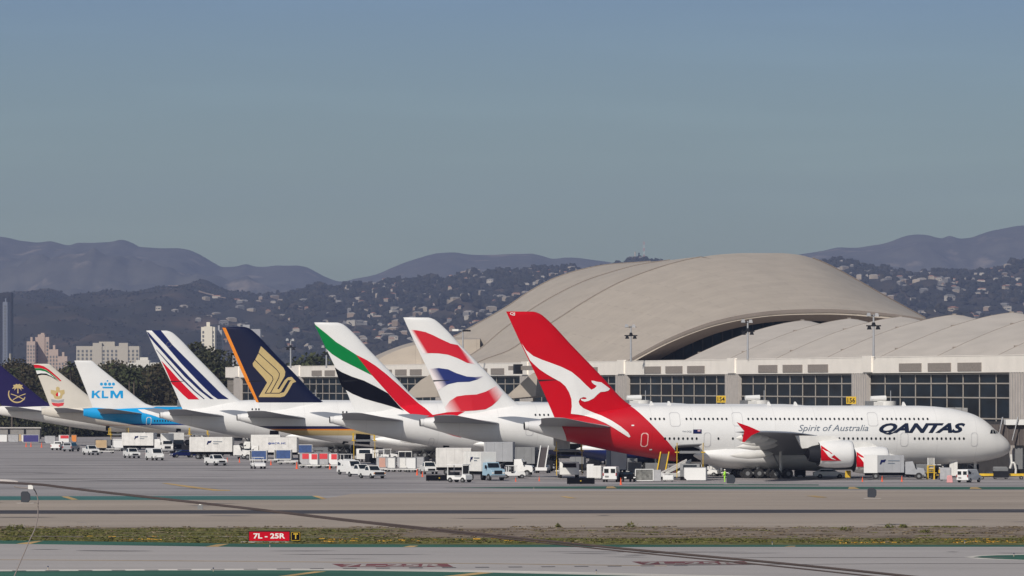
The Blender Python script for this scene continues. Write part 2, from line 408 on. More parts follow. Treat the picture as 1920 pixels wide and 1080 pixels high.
def make_a380(tip_px, Dtip, label, fm, finm, coned, name='double_deck_airliner', wingm=None, bellym=None, near=False):
    k=Q0; j=Jet(k,tip_px,Dtip)
    root=thing(name,label,'airliner',(j.nose[0],j.nose[1],0),ROT,'airliners parked nose-in along the terminal')
    jet_body(j,root,fm,k,finm)
    wm=wingm or mat('wing_grey',(.27,.28,.30),.45,amp=.05,scale=.2)
    # tail cone with exhaust
    b=MB(); b.lathe([(0,.62),(-.5,.58),(-.51,.52),(-.2,.5),(-.2,.01)],(-72.6,0,7.6),coned,mfun=lambda i:coned if i<1 else BLACK); b.build('tail_cone',root,smooth=True)
    # wings
    secs=[(2.6,18.9,19.5,3.3,.075,R(1)),(5.5,22.2,17.0,3.9,.070,R(1)),(9,26.0,14.2,4.75,.062,R(1)),(14,31.0,11.2,5.75,.058,R(1)),(20,35.2,9.2,6.3,.055,R(.8)),(25.7,38.9,7.8,6.65,.052,R(.5)),(33,43.8,5.9,6.85,.05,0),(38.6,47.6,4.1,6.95,.05,0),(39.6,48.9,2.8,6.95,.04,0)]
    for sg in (1,-1):
        wg=make_wing(sg,secs,root,wm)
        for v,ul,z,L in ((7.8,40.5,3.6,6.5),(13,41.2,4.9,6.0),(19.5,43.0,5.55,5.4),(25,45.6,6.0,4.6),(30.5,48.1,6.3,3.8)):
            b=MB(); b.loft([[(-(ul-2.5+L*t),sg*-v+.42*rr*math.cos(a)*1.0,z-.25*t+.62*rr*math.sin(a)) for a in [2*math.pi*i/10 for i in range(10)]] for t,rr in ((0,.05),(.1,.6),(.3,1),(.6,1),(.85,.6),(1,.06))],OFFW); b.build('flap_fairing',wg,smooth=True)
        b=MB(); y=sg*-39.75
        b.prism([(-48.3,7.05),(-49.9,7.75),(-51.7,8.35),(-50.6,7.1),(-50.9,5.65),(-50.6,5.55),(-49.6,6.5)],y-.05,y+.05,REDQ if near else WHITE); b.build('wingtip_fence',wg)
        for (u,v,z,r,L,wz) in ((23.1,14.9,2.72,1.93,6.6,5.55),(31.3,25.7,3.75,1.93,6.6,6.45)):
            e=make_engine(root,u,v,z,r,L,sg,wz=wz)
            if near and sg==1:
                b=MB(); rr=r*1.035
                def cp(x,zz):   # point on cowl side
                    a=max(-1,min(1,zz/rr)); t=(x)/L; rad=rr*(1 if t<.55 else 1-(t-.55)*.45)
                    return (-u-x, -v-math.sqrt(max(0,rad*rad-zz*zz))-.03, z+zz)
                def tri(P,m,off=0):
                    bm=fill2d([P]); cutgrid(bm,.25)
                    for vv in bm.verts:
                        q=cp(vv.co.x,vv.co.z); vv.co=(q[0],q[1]-off,q[2])
                    me=bpy.data.meshes.new('cowl_emblem'); bm.to_mesh(me); bm.free(); me.materials.append(m)
                    o=bpy.data.objects.new('cowl_emblem',me); C.objects.link(o); o.parent=e
                tri([(4.85,1.25),(4.95,.2),(4.9,-.95),(2.0,-.95),(2.6,-.5)],REDQ)
                tri([(4.75,.75),(4.3,.45),(3.9,.35),(3.5,.0),(3.15,.1),(3.05,-.1),(3.5,-.45),(3.1,-.65),(2.7,-.85),(3.4,-.7),(3.9,-.35),(4.2,.05)],WHITE,.03)
    # stabilisers
    for sg in (1,-1):
        make_wing(sg,[(.8,59.4,11.6,7.35,.055,R(-1)),(2.4,60.9,10.6,7.45,.055,R(-1)),(8,65.2,7.2,8.0,.05,0),(14.6,70.2,3.7,8.75,.05,0),(15.2,71.2,2.3,8.8,.03,0)],root,wm,'stabiliser')
    # belly fairing
    b=MB(); rings=[]
    for u,zt,zb,h in ((15.5,3.2,2.3,1.2),(17.5,3.6,1.7,2.7),(20,4.4,1.35,3.6),(24,4.9,1.15,4.05),(34,4.95,1.1,4.15),(40,4.9,1.15,4.1),(44,4.95,1.5,3.9),(47,4.7,2.3,3.3),(49.3,4.0,3.0,2.2)):
        rings.append([(-u,h*math.cos(a),(zt+zb)/2+(zt-zb)/2*math.sin(a)) for a in [2*math.pi*i/36 for i in range(36)]])
    b.loft(rings,bellym or WHITE); b.build('belly_fairing',root,smooth=True)
    # gear
    gear(root,36.5,6.2,4.5,(-.9,.9),.75,.7,.5); gear(root,36.5,-6.2,4.5,(-.9,.9),.75,.7,.5)
    gear(root,39.0,2.6,2.5,(-1.75,0,1.75),.78,.7,.5); gear(root,39.0,-2.6,2.5,(-1.75,0,1.75),.78,.7,.5)
    gear(root,5.4,0,2.4,(0,),.45,.62,.4)
    # rudder gap and rear panels
    for pts in ([(1009,712),(1010.5,715),(1043,712.6),(1043,711.6)],):
        P=[_jq.on(*p) for p in pts]; drape(j,fill2d([P]),'rudder_gap',DARK,root,.035,.6)
    return j,root
_jq=Jet(Q0,950,923.0)

def make_777(tip_px,Dtip,sc,label,fm,finm,name='wide_body_airliner',wingm=None):
    k=K7; j=Jet(k,tip_px,Dtip,sc)
    root=thing(name,label,'airliner',(j.nose[0],j.nose[1],0),ROT,'airliners parked nose-in along the terminal'); root.scale=(sc,sc,sc)
    jet_body(j,root,fm,k,finm)
    wm=wingm or mat('wing_grey',(.36,.37,.39),.45,amp=.05,scale=.2)
    secs=[(2.4,23.5,14.5,3.2,.07,R(1)),(9,29.5,10.3,4.4,.06,R(1)),(18,36.5,6.8,5.8,.055,0),(30.5,45.0,2.4,7.2,.05,0),(32.2,47.2,.7,7.4,.04,0)]
    for sg in (1,-1):
        make_wing(sg,secs,root,wm)
        make_engine(root,24.5,9.8,2.75,1.75,7.0,sg,wz=4.4)
        make_wing(sg,[(.6,61.2,9.4,7.45,.05,0),(2,62.0,8.6,7.55,.05,0),(10.2,69.4,3.2,8.55,.05,0),(10.8,70.4,2.2,8.6,.03,0)],root,wm,'stabiliser')
    gear(root,38,5.5,3.4,(-1.45,0,1.45),.7,.66,.5); gear(root,38,-5.5,3.4,(-1.45,0,1.45),.7,.66,.5); gear(root,7,0,3,(0,),.4,.5,.35)
    return j,root
# ------------------------------------------------------------------ the eight airliners
def z4(pts, s, ox, oy): return [(ox+x/s, oy+y/s) for x,y in pts]
WC=(.70,.70,.69)
def lv_q(sp,gt,mix,base):       # red aft body behind a slanted line: u > 47.5 + .95 z  ->  -x - .95 z > 47.5
    nt=sp.id_data if hasattr(sp,'id_data') else None
    neg=nt.nodes.new('ShaderNodeMath'); neg.operation='MULTIPLY'; neg.inputs[1].default_value=-1; nt.links.new(sp.outputs['X'],neg.inputs[0])
    c=mix(gt(neg.outputs[0],47.5,.95), WC, (.47,.0025,.010)); return mix(gt(neg.outputs[0],64.6,.43), c, (.62,.62,.62))
def lv_ba(sp,gt,mix,base): return mix(gt(sp.outputs['Z'],3.3), (.010,.022,.13), WC)
def lv_sq(sp,gt,mix,base):
    c=mix(gt(sp.outputs['Z'],4.3), WC, (.50,.38,.17)); c=mix(gt(sp.outputs['Z'],5.25), c, (.75,.23,.01))
    c=mix(gt(sp.outputs['Z'],5.5), c, (.006,.010,.06)); return mix(gt(sp.outputs['Z'],6.02), c, WC)
def lv_klm(sp,gt,mix,base):
    c=mix(gt(sp.outputs['Z'],5.15), WC, (.005,.03,.20)); return mix(gt(sp.outputs['Z'],5.45), c, (.0,.30,.64))
def lv_et(sp,gt,mix,base):
    c=mix(gt(sp.outputs['Z'],4.55), (.60,.56,.49), (.50,.36,.28)); return mix(gt(sp.outputs['Z'],4.8), c, (.60,.56,.49))
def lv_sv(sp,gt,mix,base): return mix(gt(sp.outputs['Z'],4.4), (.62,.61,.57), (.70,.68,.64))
def lv_plain(sp,gt,mix,base): return base
L_Q=livery('red_and_white_body',WC,lv_q); L_BA=livery('white_and_navy_body',WC,lv_ba); L_SQ=livery('gold_striped_body',WC,lv_sq)
L_KL=livery('blue_and_white_body',WC,lv_klm); L_ET=livery('cream_body',WC,lv_et); L_SV=livery('ivory_body',WC,lv_sv); L_W=livery('white_body',WC,lv_plain)

# 1 - nearest, red fin with white kangaroo
jq,q=make_a380(950,923.0,'huge white airliner with a red tail bearing a white kangaroo, nearest of the row',L_Q,REDQ,WHITE,near=True)
kang=[(198,305),(235,360),(290,405),(360,435),(430,460),(510,490),(590,530),(650,580),(700,630),(742,668),(770,655),(785,637),(765,627),(748,612),(742,597),(760,598),(790,606),(820,610),(850,632),(888,660),(875,675),(850,682),(815,685),(790,705),(760,735),(720,755),(690,761),(665,752),(660,738),(690,742),(706,738),(700,728),(680,725),(655,735),(643,760),(652,787),(682,813),(740,838),(820,868),(900,908),(970,953),(1030,1003),(1047,1033),(1035,1040),(990,1012),(920,967),(850,927),(780,897),(700,872),(640,861),(583,855),(590,800),(587,740),(570,690),(540,640),(500,605),(470,590),(400,550),(340,510),(290,465),(264,438)]
decal_px(jq,z4(kang,4.155,930,570),'kangaroo_emblem',WHITE,q,off=.04,step=.4)
text_px(jq,'QJ',956,585.6,965.5,592,'fin_letters',WHITE,q,bold=.02)
text_px(jq,'QANTAS',1648,793,1809.5,815.2,'title_lettering',INK,q,shear=.42,bold=.048,step=.3)
text_px(jq,'Spirit of Australia',1497,796.3,1627.5,812,'slogan_lettering',GREYI,q,shear=.35,bold=.0,step=.3)
for x0,y0,x1,y1,c in ((1256.5,773,1273,799.5,GREYI),(1374,773,1390,799,GREYI),(1628,773,1643,799,GREYI),(1318.5,811,1333,838,GREYI),(1687.5,811,1703,837,GREYI),(1820,811,1833,837,GREYI)):
    outline_px(jq,x0,y0,x1,y1,mat('door_seam',(.50,.50,.51),.5,amp=.05),q,w=.07)
outline_px(jq,1200,811.5,1216,838,mat('door_seam_pale',(.75,.45,.42),.5,amp=.05),q,w=.12)
def rng(a,b,n): return [a+(b-a)*i/(n-1) for i in range(n)]
windows_row(jq,q,rng(1220,1245,4)+rng(1287,1362,10)+rng(1403,1615.5,26)+rng(1655,1739,11),785.4)
windows_row(jq,q,rng(1247,1306,8)+[1347,1374]+rng(1548,1676.5,16)+rng(1715,1807,12),822.3)
text_px(jq,'VH-OQJ',1279,807.5,1296,811.5,'registration_letters',GREYI,q)
decal_px(jq,[(1299.5,805.2),(1315.5,805.2),(1315.5,813),(1299.5,813)],'national_flag',NAVY,q)
decal_px(jq,[(1308,806),(1313,806),(1313,809),(1308,809)],'flag_canton',mat('flag_canton',(.6,.35,.38),.5),q,off=.05)
for p in ((1186.5,797.6),(1220,843)):
    decal_px(jq,[(p[0]-2.5,p[1]-1.2),(p[0]+2.5,p[1]-1.2),(p[0]+2.5,p[1]+1.2),(p[0]-2.5,p[1]+1.2)],'service_mark',WHITE,q)
# cockpit glazing
for pts in ([(1856,812.5),(1858,805.8),(1861,805.2),(1861,812.8)],[(1862.2,812.8),(1862,805.2),(1864.5,806.5),(1867.5,812.8)],[(1868.5,812.6),(1865.6,806.8),(1867,807.6),(1871,812)]):
    decal_px(jq,pts,'cockpit_window',GLASS,q,off=.05,step=.3)
# open cargo door
decal_px(jq,[(1265,839),(1300,838),(1311,842),(1316,852),(1314,866),(1265,866)],'cargo_doorway',BLACK,q,off=.06,step=.3)
b=MB(); u0,z0=jq.on(1266,838); u1,_=jq.on(1309,838); v0=jq.surf(u0,z0)
b.add([(-u0,-v0,z0),(-u1,-v0-.1,z0),(-u1,-v0-2.4,z0+.35),(-u0,-v0-2.4,z0+.2),(-u0,-v0,z0+.15),(-u1,-v0-.1,z0+.15),(-u1,-v0-2.4,z0+.5),(-u0,-v0-2.4,z0+.35)],[(0,3,2,1),(4,5,6,7),(0,1,5,4),(1,2,6,5),(2,3,7,6),(3,0,4,7)],MIDG)
b.build('cargo_door',q)
for x,y in ((1222,754.5),(1255,754),(1442,758),(1492,758.3),(1695,757)):   # roof aerials
    u,_=jq.inv(x,y,0); zt=jq.top(u); MB().prism([(-u-.35,zt-.05),(-u+.35,zt-.05),(-u+.0,zt+.55),(-u-.25,zt+.55)],-.04,.04,WHITE).build('blade_aerial',q)

# 2 - white fin, red and navy waves
jb,bp=make_a380(757,1003.6,'white airliner with waving red and navy bands on its tail, second nearest',L_BA,WHITE,WHITE,bellym=L_BA)
def faded(name,core,x0,x1,x2,x3):      # flag paint that fades to white at both ends (a painted design)
    m=bpy.data.materials.new(name); m.use_nodes=True; nt=m.node_tree; b_=nt.nodes['Principled BSDF']; b_.inputs['Roughness'].default_value=.42
    tc=nt.nodes.new('ShaderNodeTexCoord'); sp=nt.nodes.new('ShaderNodeSeparateXYZ'); nt.links.new(tc.outputs['Object'],sp.inputs[0])
    # slanted coordinate follows the fin edges
    a=nt.nodes.new('ShaderNodeMath'); a.operation='MULTIPLY_ADD'; nt.links.new(sp.outputs['Z'],a.inputs[0]); a.inputs[1].default_value=.62; nt.links.new(sp.outputs['X'],a.inputs[2])
    cr=nt.nodes.new('ShaderNodeValToRGB'); mr=nt.nodes.new('ShaderNodeMapRange'); mr.inputs['From Min'].default_value=x0; mr.inputs['From Max'].default_value=x3
    nt.links.new(a.outputs[0],mr.inputs['Value']); nt.links.new(mr.outputs['Result'],cr.inputs['Fac'])
    e=cr.color_ramp.elements; e[0].color=(.78,.70,.70,1) ; e[1].color=(.78,.70,.70,1)
    p=(x1-x0)/(x3-x0); p2=(x2-x0)/(x3-x0)
    a1=e.new(p); a1.color=(*core,1); a2=e.new(p2); a2.color=(*core,1)
    nt.links.new(cr.outputs['Color'],b_.inputs['Base Color']); return m
FR=lambda pts: z4(pts,4,740,570)
def sx(px): u,z=jb.on(*px); return -u+.62*z
r1=FR([(118,193),(170,198),(230,210),(290,235),(350,265),(420,297),(474,308),(597,440),(602,452),(540,440),(470,405),(400,380),(330,370),(270,368),(210,371)])
a0,a1,a2,a3=sx(r1[0]),sx(FR([(210,300)])[0]),sx(FR([(520,385)])[0]),sx(FR([(598,445)])[0])
decal_px(jb,r1,'red_wave',faded('red_wave_paint',(.54,.006,.018),a0,a1,a2,a3),bp,step=.5)
b1=FR([(258,487),(330,480),(400,490),(460,518),(540,544),(600,548),(665,542),(620,566),(560,583),(470,586),(400,602),(322,648)])
a0,a1,a2,a3=sx(b1[0]),sx(FR([(350,530)])[0]),sx(FR([(600,556)])[0]),sx(FR([(700,540)])[0])
decal_px(jb,b1,'navy_wave',faded('navy_wave_paint',(.008,.02,.14),a0,a1,a2,a3),bp,step=.5)
Z5=lambda pts: z4(pts,4.571,640,640)
r2=Z5([(887,568),(930,510),(990,472),(1060,461),(1160,455),(1240,430),(1300,397),(1328,380),(1385,443),(1340,508),(1290,553),(1235,583),(1150,592),(1050,598),(980,606),(905,604)])
a0,a1,a2,a3=sx(r2[0]),sx(Z5([(1000,540)])[0]),sx(Z5([(1280,470)])[0]),sx(Z5([(1385,440)])[0])
decal_px(jb,r2,'red_wave',faded('lower_red_wave_paint',(.54,.006,.018),a0-.3,a1,a2,a3),bp,step=.5)
decal_px(jb,Z5([(905,608),(1060,601),(985,642),(720,650),(775,632)]),'red_ribbon',REDB,bp,step=.15)
windows_row(jb,bp,[1004,1012,1020,1028],777.8)
decal_px(jb,[(1046,832),(1088,832),(1090,854),(1044,852)],'cargo_doorway',BLACK,bp,off=.06,step=.3)

# 3 - green red black on white
je,ep=make_a380(590,1084.2,'white airliner with green, red and black flag ribbons on its tail',L_W,WHITE,WHITE)
E4=lambda pts: z4(pts,4,400,600)
decal_px(je,E4([(757,30),(800,65),(850,105),(920,165),(1000,215),(1070,260),(1120,320),(1190,415),(1120,380),(1040,340),(960,300),(890,255),(845,215),(815,150)]),'green_ribbon',GREEN,ep)
decal_px(je,E4([(1070,260),(1150,300),(1220,345),(1300,408),(1400,497),(1500,590),(1600,670),(1645,712),(1770,812),(1860,882),(1800,868),(1660,822),(1560,755),(1480,708),(1420,665),(1370,615),(1310,548),(1240,470),(1190,415)]),'red_ribbon',REDB,ep,step=.15)
decal_px(je,E4([(910,355),(960,390),(1040,425),(1130,455),(1220,500),(1310,550),(1370,618),(1430,680),(1350,652),(1240,620),(1130,590),(1040,552),(990,522),(965,500),(935,430)]),'black_ribbon',FBLACK,ep)
windows_row(je,ep,[643,650],772.8)
decal_px(je,[(857,840),(885,842),(885,862),(854,860)],'cargo_doorway',BLACK,ep,off=.06,step=.3)
decal_px(je,[(831,835.5),(842,836),(842,841.5),(829,841)],'bulk_hatch',BLACK,ep,off=.06,step=.3)
for j_,r_,x,y in ((je,ep,800,835),(jb,bp,985,815)):
    outline_px(j_,x,y-14,x+15,y+2,mat('door_seam',(.50,.50,.51),.5,amp=.05),r_,w=.07)

# 4 - navy fin, gold bird
js,spn=make_a380(418,1164.8,'airliner with a navy tail bearing a gold bird and orange trailing edge',L_SQ,livery('navy_fin_paint',WC,lambda sp,gt,mix,base: mix(gt(sp.outputs['Z'],10.32),WC,(.0015,.003,.026))),WHITE)
decal_px(js,E4([(67,57),(93,59),(180,255),(276,470),(341,617),(322,617),(248,468)]),'orange_edge_stripe',ORANGE,spn,step=.8)
S7=lambda pts: z4(pts,6.748,430,640)
bird=[(400,60),(560,212),(685,335),(708,385),(700,440),(605,603),(628,605),(700,492),(740,456),(790,450),(845,511),(802,527),(740,640),(700,693),(650,707),(370,705),(477,522),(440,468),(300,312),(295,280),(325,235),(368,150)]
hole=[(742,490),(788,492),(770,503),(690,645),(640,655),(632,652),(655,635),(700,560)]
decal_px(js,S7(bird),'gold_bird_emblem',GOLD,spn,holes=[S7(hole)],step=.8)
def stroke(pts,w):
    L=[];Rr=[]
    for i,p in enumerate(pts):
        a=pts[max(0,i-1)]; b_=pts[min(len(pts)-1,i+1)]; dx,dy=b_[0]-a[0],b_[1]-a[1]; l=math.hypot(dx,dy)
        nx,ny=-dy/l*w/2,dx/l*w/2; L.append((p[0]+nx,p[1]+ny)); Rr.append((p[0]-nx,p[1]-ny))
    return L+Rr[::-1]
for ln in ([(366,146),(480,250),(600,360),(634,408),(625,460),(520,652)],[(322,233),(450,360),(543,445),(553,482),(535,520),(455,655)],[(448,656),(560,656),(640,656)]):
    decal_px(js,S7(stroke(ln,9)),'feather_line',NAVYS,spn,off=.05,step=.8)
windows_row(js,spn,[473,480,485.5],767.4)
decal_px(js,[(667,813),(694,815),(693,834),(665,832)],'cargo_doorway',BLACK,spn,off=.06,step=.3)
decal_px(js,[(643,827.5),(653,828),(652,833),(641,832.5)],'bulk_hatch',BLACK,spn,off=.06,step=.3)

# 5 - blue and red slanted stripes
ja,ap=make_a380(275,1245.4,'white airliner with slanting navy stripes and a red bar on its tail',L_W,WHITE,WHITE)
A6=lambda pts: z4(pts,6,240,600)
STR=mat('stripe_navy',(.005,.012,.085),.45,spec=.2,amp=.04,scale=.3)
decal_px(ja,A6([(265,116),(368,116),(500,280),(700,480),(900,680),(1050,830),(1135,890),(1010,890),(950,850),(800,702),(600,490),(430,290)]),'navy_stripe',STR,ap)
decal_px(ja,A6([(214,133),(228,138),(320,240),(480,415),(680,630),(850,800),(965,890),(925,888),(800,790),(640,640),(450,430),(300,262),(240,190)]),'navy_stripe',STR,ap)
decal_px(ja,A6([(312,330),(326,338),(460,485),(613,653),(753,793),(864,888),(848,888),(740,800),(598,662),(449,492)]),'fine_navy_stripe',STR,ap)
decal_px(ja,A6([(373,455),(480,568),(560,658),(650,750),(720,820),(800,893),(680,893),(620,842),(560,780),(492,716),(470,660),(430,570)]),'red_stripe',REDB,ap)
ring=[(460+30*math.cos(a),275+30*math.sin(a)) for a in [2*math.pi*i/16 for i in range(16)]]; rin=[(460+24*math.cos(a),275+24*math.sin(a)) for a in [2*math.pi*i/16 for i in range(16)]]
decal_px(ja,A6(ring),'ring_of_stars',mat('ring_grey',(.10,.10,.12),.5),ap,off=.05,step=.8,holes=[A6(rin)])
windows_row(ja,ap,[322,329],770)
decal_px(ja,[(506,807),(522,808),(522,824),(504,823)],'cargo_doorway',BLACK,ap,off=.06,step=.3)
decal_px(ja,[(484,818),(494,818.5),(493,823),(482,822.5)],'bulk_hatch',BLACK,ap,off=.06,step=.3)

# 6 - white fin, blue crown
jk,kp=make_777(139.5,1330.0,1.0,'wide-body airliner with a blue body and a blue crown on its white tail',L_KL,WHITE)
kx=lambda P,x0,w: [(x0+a*w, 746.6-b_*14.2) for a,b_ in P]
decal_px(jk,kx([(0,0),(.24,0),(.30,.36),(.40,.45),(.70,0),(1,0),(.60,.58),(1.02,1),(.72,1),(.32,.60),(.30,1),(.05,1)],171.5,17),'tail_lettering',KBLUE,kp)
decal_px(jk,kx([(0,0),(.9,0),(.95,.22),(.32,.22),(.30,1),(.04,1)],190.5,13.5),'tail_lettering',KBLUE,kp)
decal_px(jk,kx([(0,0),(.17,0),(.22,.62),(.42,0),(.58,0),(.78,.62),(.83,0),(1,0),(1,1),(.73,1),(.5,.36),(.27,1),(0,1)],207,23.5),'tail_lettering',KBLUE,kp)
K6=lambda pts: z4(pts,6.356,120,660)
decal_px(jk,K6([(455,414),(587,414),(580,433),(462,433)]),'crown_emblem',KBLUE,kp)
for cx,cy,r_ in ((446,382,18),(493,382,19),(543,382,19),(589,382,18),(518,344,10)):
    decal_px(jk,K6([(cx+r_*math.cos(a),cy+r_*math.sin(a)) for a in [2*math.pi*i/12 for i in range(12)]]),'crown_jewel',KBLUE,kp)
decal_px(jk,K6([(878,684),(1130,680),(1160,690),(1160,790),(1050,752),(935,722)]),'white_swoosh',WHITE,kp)
outline_px(jk,273,782,284,797.6,WHITE,kp,w=.1)
decal_px(jk,[(330.5,803.5),(339,804),(338,813),(329,812.5)],'cargo_doorway',BLACK,kp,off=.06,step=.3)
windows_row(jk,kp,[290,295,300,305,310,315,320,325],789)

# 7 - cream with banded fin tip
jt,tp=make_777(62.6,1420.0,.98,'cream airliner with red, green and black tail tip bands and a gold crest',L_ET,CREAM)
T8=lambda pts: z4(pts,8.31,0,670)
decal_px(jt,T8([(523,112),(600,116),(680,138),(760,188),(820,238),(900,308),(960,368),(935,372),(860,302),(790,247),(720,193),(640,167),(540,164)]),'red_band',REDB,tp)
decal_px(jt,T8([(545,170),(640,170),(720,197),(790,249),(860,310),(930,375),(905,358),(830,302),(770,252),(700,217),(620,202),(556,202)]),'green_band',GREEN,tp)
decal_px(jt,T8([(558,205),(630,205),(700,220),(770,256),(850,318),(830,315),(780,285),(720,252),(640,248),(576,260)]),'white_band',WHITE,tp)
decal_px(jt,T8([(578,263),(640,249),(720,252),(790,282),(850,322),(920,382),(860,342),(790,302),(720,276),(650,272),(585,286)]),'black_band',FBLACK,tp)
decal_px(jt,T8([(872,470),(900,455),(930,475),(930,515),(1000,505),(1010,560),(975,590),(960,640),(905,655),(850,640),(830,590),(790,560),(790,505),(872,520)]),'crest_emblem',GOLD,tp,step=.8)
decal_px(jt,T8([(865,580),(885,550),(905,545),(905,605),(875,605)]),'crest_shield',REDB,tp,off=.05)
decal_px(jt,T8([(905,545),(935,552),(940,585),(925,605),(905,605)]),'crest_shield',WHITE,tp,off=.05)
decal_px(jt,T8([(795,650),(905,672),(1000,650),(990,695),(905,705),(805,695)]),'crest_scroll',GREYP,tp,step=.8)
decal_px(jt,T8([(800,705),(905,715),(1000,705),(985,750),(905,770),(825,750)]),'crest_ribbon',REDT,tp,step=.8)
decal_px(jt,[(199,798.5),(206,799),(205,808),(198,807.5)],'cargo_doorway',BLACK,tp,off=.06,step=.3)

# 8 - indigo fin with palm and swords
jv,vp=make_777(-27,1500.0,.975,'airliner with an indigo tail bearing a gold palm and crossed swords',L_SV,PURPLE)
ringo=[(265+140*math.cos(a),572+140*math.sin(a)) for a in [R(22)+R(180)*i/24 for i in range(25)]]
ringi=[(268+126*math.cos(a),566+126*math.sin(a)) for a in [R(22)+R(180)*i/24 for i in range(25)]][::-1]
decal_px(jv,T8(ringo+ringi),'crescent_emblem',GOLD,vp)
decal_px(jv,T8([(269,560),(270,478),(242,490),(222,522),(228,480),(188,492),(216,452),(200,432),(238,428),(252,412),(278,424),(304,412),(320,428),(356,432),(340,452),(368,492),(328,480),(334,522),(312,490),(286,478),(288,560)]),'palm_emblem',GOLD,vp)
for ln in ([(168,570),(230,590),(300,620),(380,662)],[(398,568),(330,592),(270,622),(200,662)]):
    decal_px(jv,T8(stroke(ln,12)),'sword_emblem',GOLD,vp,off=.04)
# ------------------------------------------------------------------ terminal
CONC=mat('roof_shell_cladding',(.37,.325,.275),.75,amp=.05,scale=.25,stretch=(1,.35,3))
PAR=mat('parapet_concrete',(.80,.75,.68),.7,amp=.05,scale=.3)
PIER=mat('ribbed_pier_concrete',(.37,.345,.325),.8,amp=.08,scale=1)
LOUV=mat('louvre_panel',(.24,.21,.185),.8,amp=.15,scale=3)
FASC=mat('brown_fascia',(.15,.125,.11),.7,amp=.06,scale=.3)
TG=mat('terminal_glass',(.004,.009,.015),.4,amp=.9,scale=.22,spec=.05,stretch=(1,.5,1.6))
MULL=mat('window_mullion',(.33,.30,.265),.6,amp=.06)
T0=(75.4,962.0,0)
term=thing('airport_terminal','long terminal concourse with ribbed piers, dark window bands and great curved roofs','terminal building',T0,ROT)
def loc(P):                                   # world point -> terminal frame
    x,y,z=P[0]-T0[0],P[1]-T0[1],P[2]; return (x*CR+y*SR,-x*SR+y*CR,z)
ZP=17.95; Y1=690.0
b=MB(); b.box(0,70,-45,Y1,0,8.0,mat('terminal_base_wall',(.035,.032,.032),.85,amp=.3)); b.box(.6,70,-45,Y1,8.0,15.2,BLACK); b.build('wall',term)
b=MB(); b.box(-.5,70,-45,Y1,15.42,ZP,PAR); b.build('parapet',term)
b=MB(); b.box(-.55,-.35,-45,Y1,ZP,ZP+.12,PAR); b.build('coping',term)
k=0; t=1.0
pier_t=[-4]+[1+84*i for i in range(1,9)]
for pt in pier_t:
    b=MB(); b.box(-.35,.5,pt-4.6,pt+4.6,0,15.4,PIER)
    for i in range(7): b.box(-.55,-.35,pt-4.5+i*1.38,pt-3.8+i*1.38,0,15.4,PIER)
    b.build('ribbed_pier',term)
for pt in pier_t:
    y0,y1=pt+4.6,(80.4 if pt<0 else pt+79.4)
    if y1>Y1: y1=Y1
    if pt==pier_t[0]: pass
    g=MB(); g.box(.2,.3,y0,y1,2.5,15.3,TG); g=g.build('window_band',term)
    m=MB(); n=9; yy=[y0+(y1-y0)*i/n for i in range(n+1)]
    for y in yy: m.box(.08,.17,y-.16,y+.16,2.5,15.3,MULL)
    for z in (15.22,13.75,11.57,8.38,5.3): m.box(.04,.15,y0,y1,z-.10,z+.10,MULL)
    m.build('mullion_grid',g)
    for i in range(3):
        c=pt+42-16.5+i*16.5
        if c+6<Y1: MB().box(-.6,-.4,c-6.4,c+6.4,15.65,16.95,LOUV).build('louvre',term)
    if pt+84<Y1: MB().box(-.75,-.3,pt-3.2+84,pt+2.2+84,15.6,18.25,PAR).build('roof_hatch',term)
g=MB(); g.box(.2,.3,-45,-8.6,2.5,15.3,TG); g=g.build('window_band',term); m=MB()
for y in [-44+8.1*i for i in range(5)]: m.box(.08,.17,y-.16,y+.16,2.5,15.3,MULL)
for z in (15.22,13.75,11.57,8.38,5.3): m.box(.04,.15,-45,-8.6,z-.10,z+.10,MULL)
m.build('mullion_grid',g)

def panel(m,w,h,dark):                        # rows of roof sheets with thin joints
    nt=m.node_tree; b_=nt.nodes['Principled BSDF']; lk=b_.inputs['Base Color'].links[0]; src=lk.from_socket
    tc=nt.nodes.new('ShaderNodeTexCoord'); br=nt.nodes.new('ShaderNodeTexBrick'); br.inputs['Scale'].default_value=1; br.inputs['Brick Width'].default_value=w; br.inputs['Row Height'].default_value=h
    br.inputs['Mortar Size'].default_value=.10; br.inputs['Color1'].default_value=(1.02,1.02,1.02,1); br.inputs['Color2'].default_value=(.965,.965,.965,1); br.inputs['Mortar'].default_value=(dark,)*3+(1,)
    nt.links.new(tc.outputs['Object'],br.inputs['Vector']); x=nt.nodes.new('ShaderNodeMix'); x.data_type='RGBA'; x.blend_type='MULTIPLY'; x.inputs['Factor'].default_value=1
    nt.links.new(src,x.inputs[6]); nt.links.new(br.outputs['Color'],x.inputs[7]); nt.links.new(x.outputs[2],b_.inputs['Base Color'])
panel(CONC,9,3.6,.86)
def resample(pts,n):
    pts=[Vector(p) for p in pts]; d=[0]
    for a,b_ in zip(pts,pts[1:]): d.append(d[-1]+(b_-a).length)
    fx=[pchip(d,[p[i] for p in pts]) for i in range(3)]
    return [Vector((fx[0](d[-1]*i/(n-1)),fx[1](d[-1]*i/(n-1)),fx[2](d[-1]*i/(n-1)))) for i in range(n)]
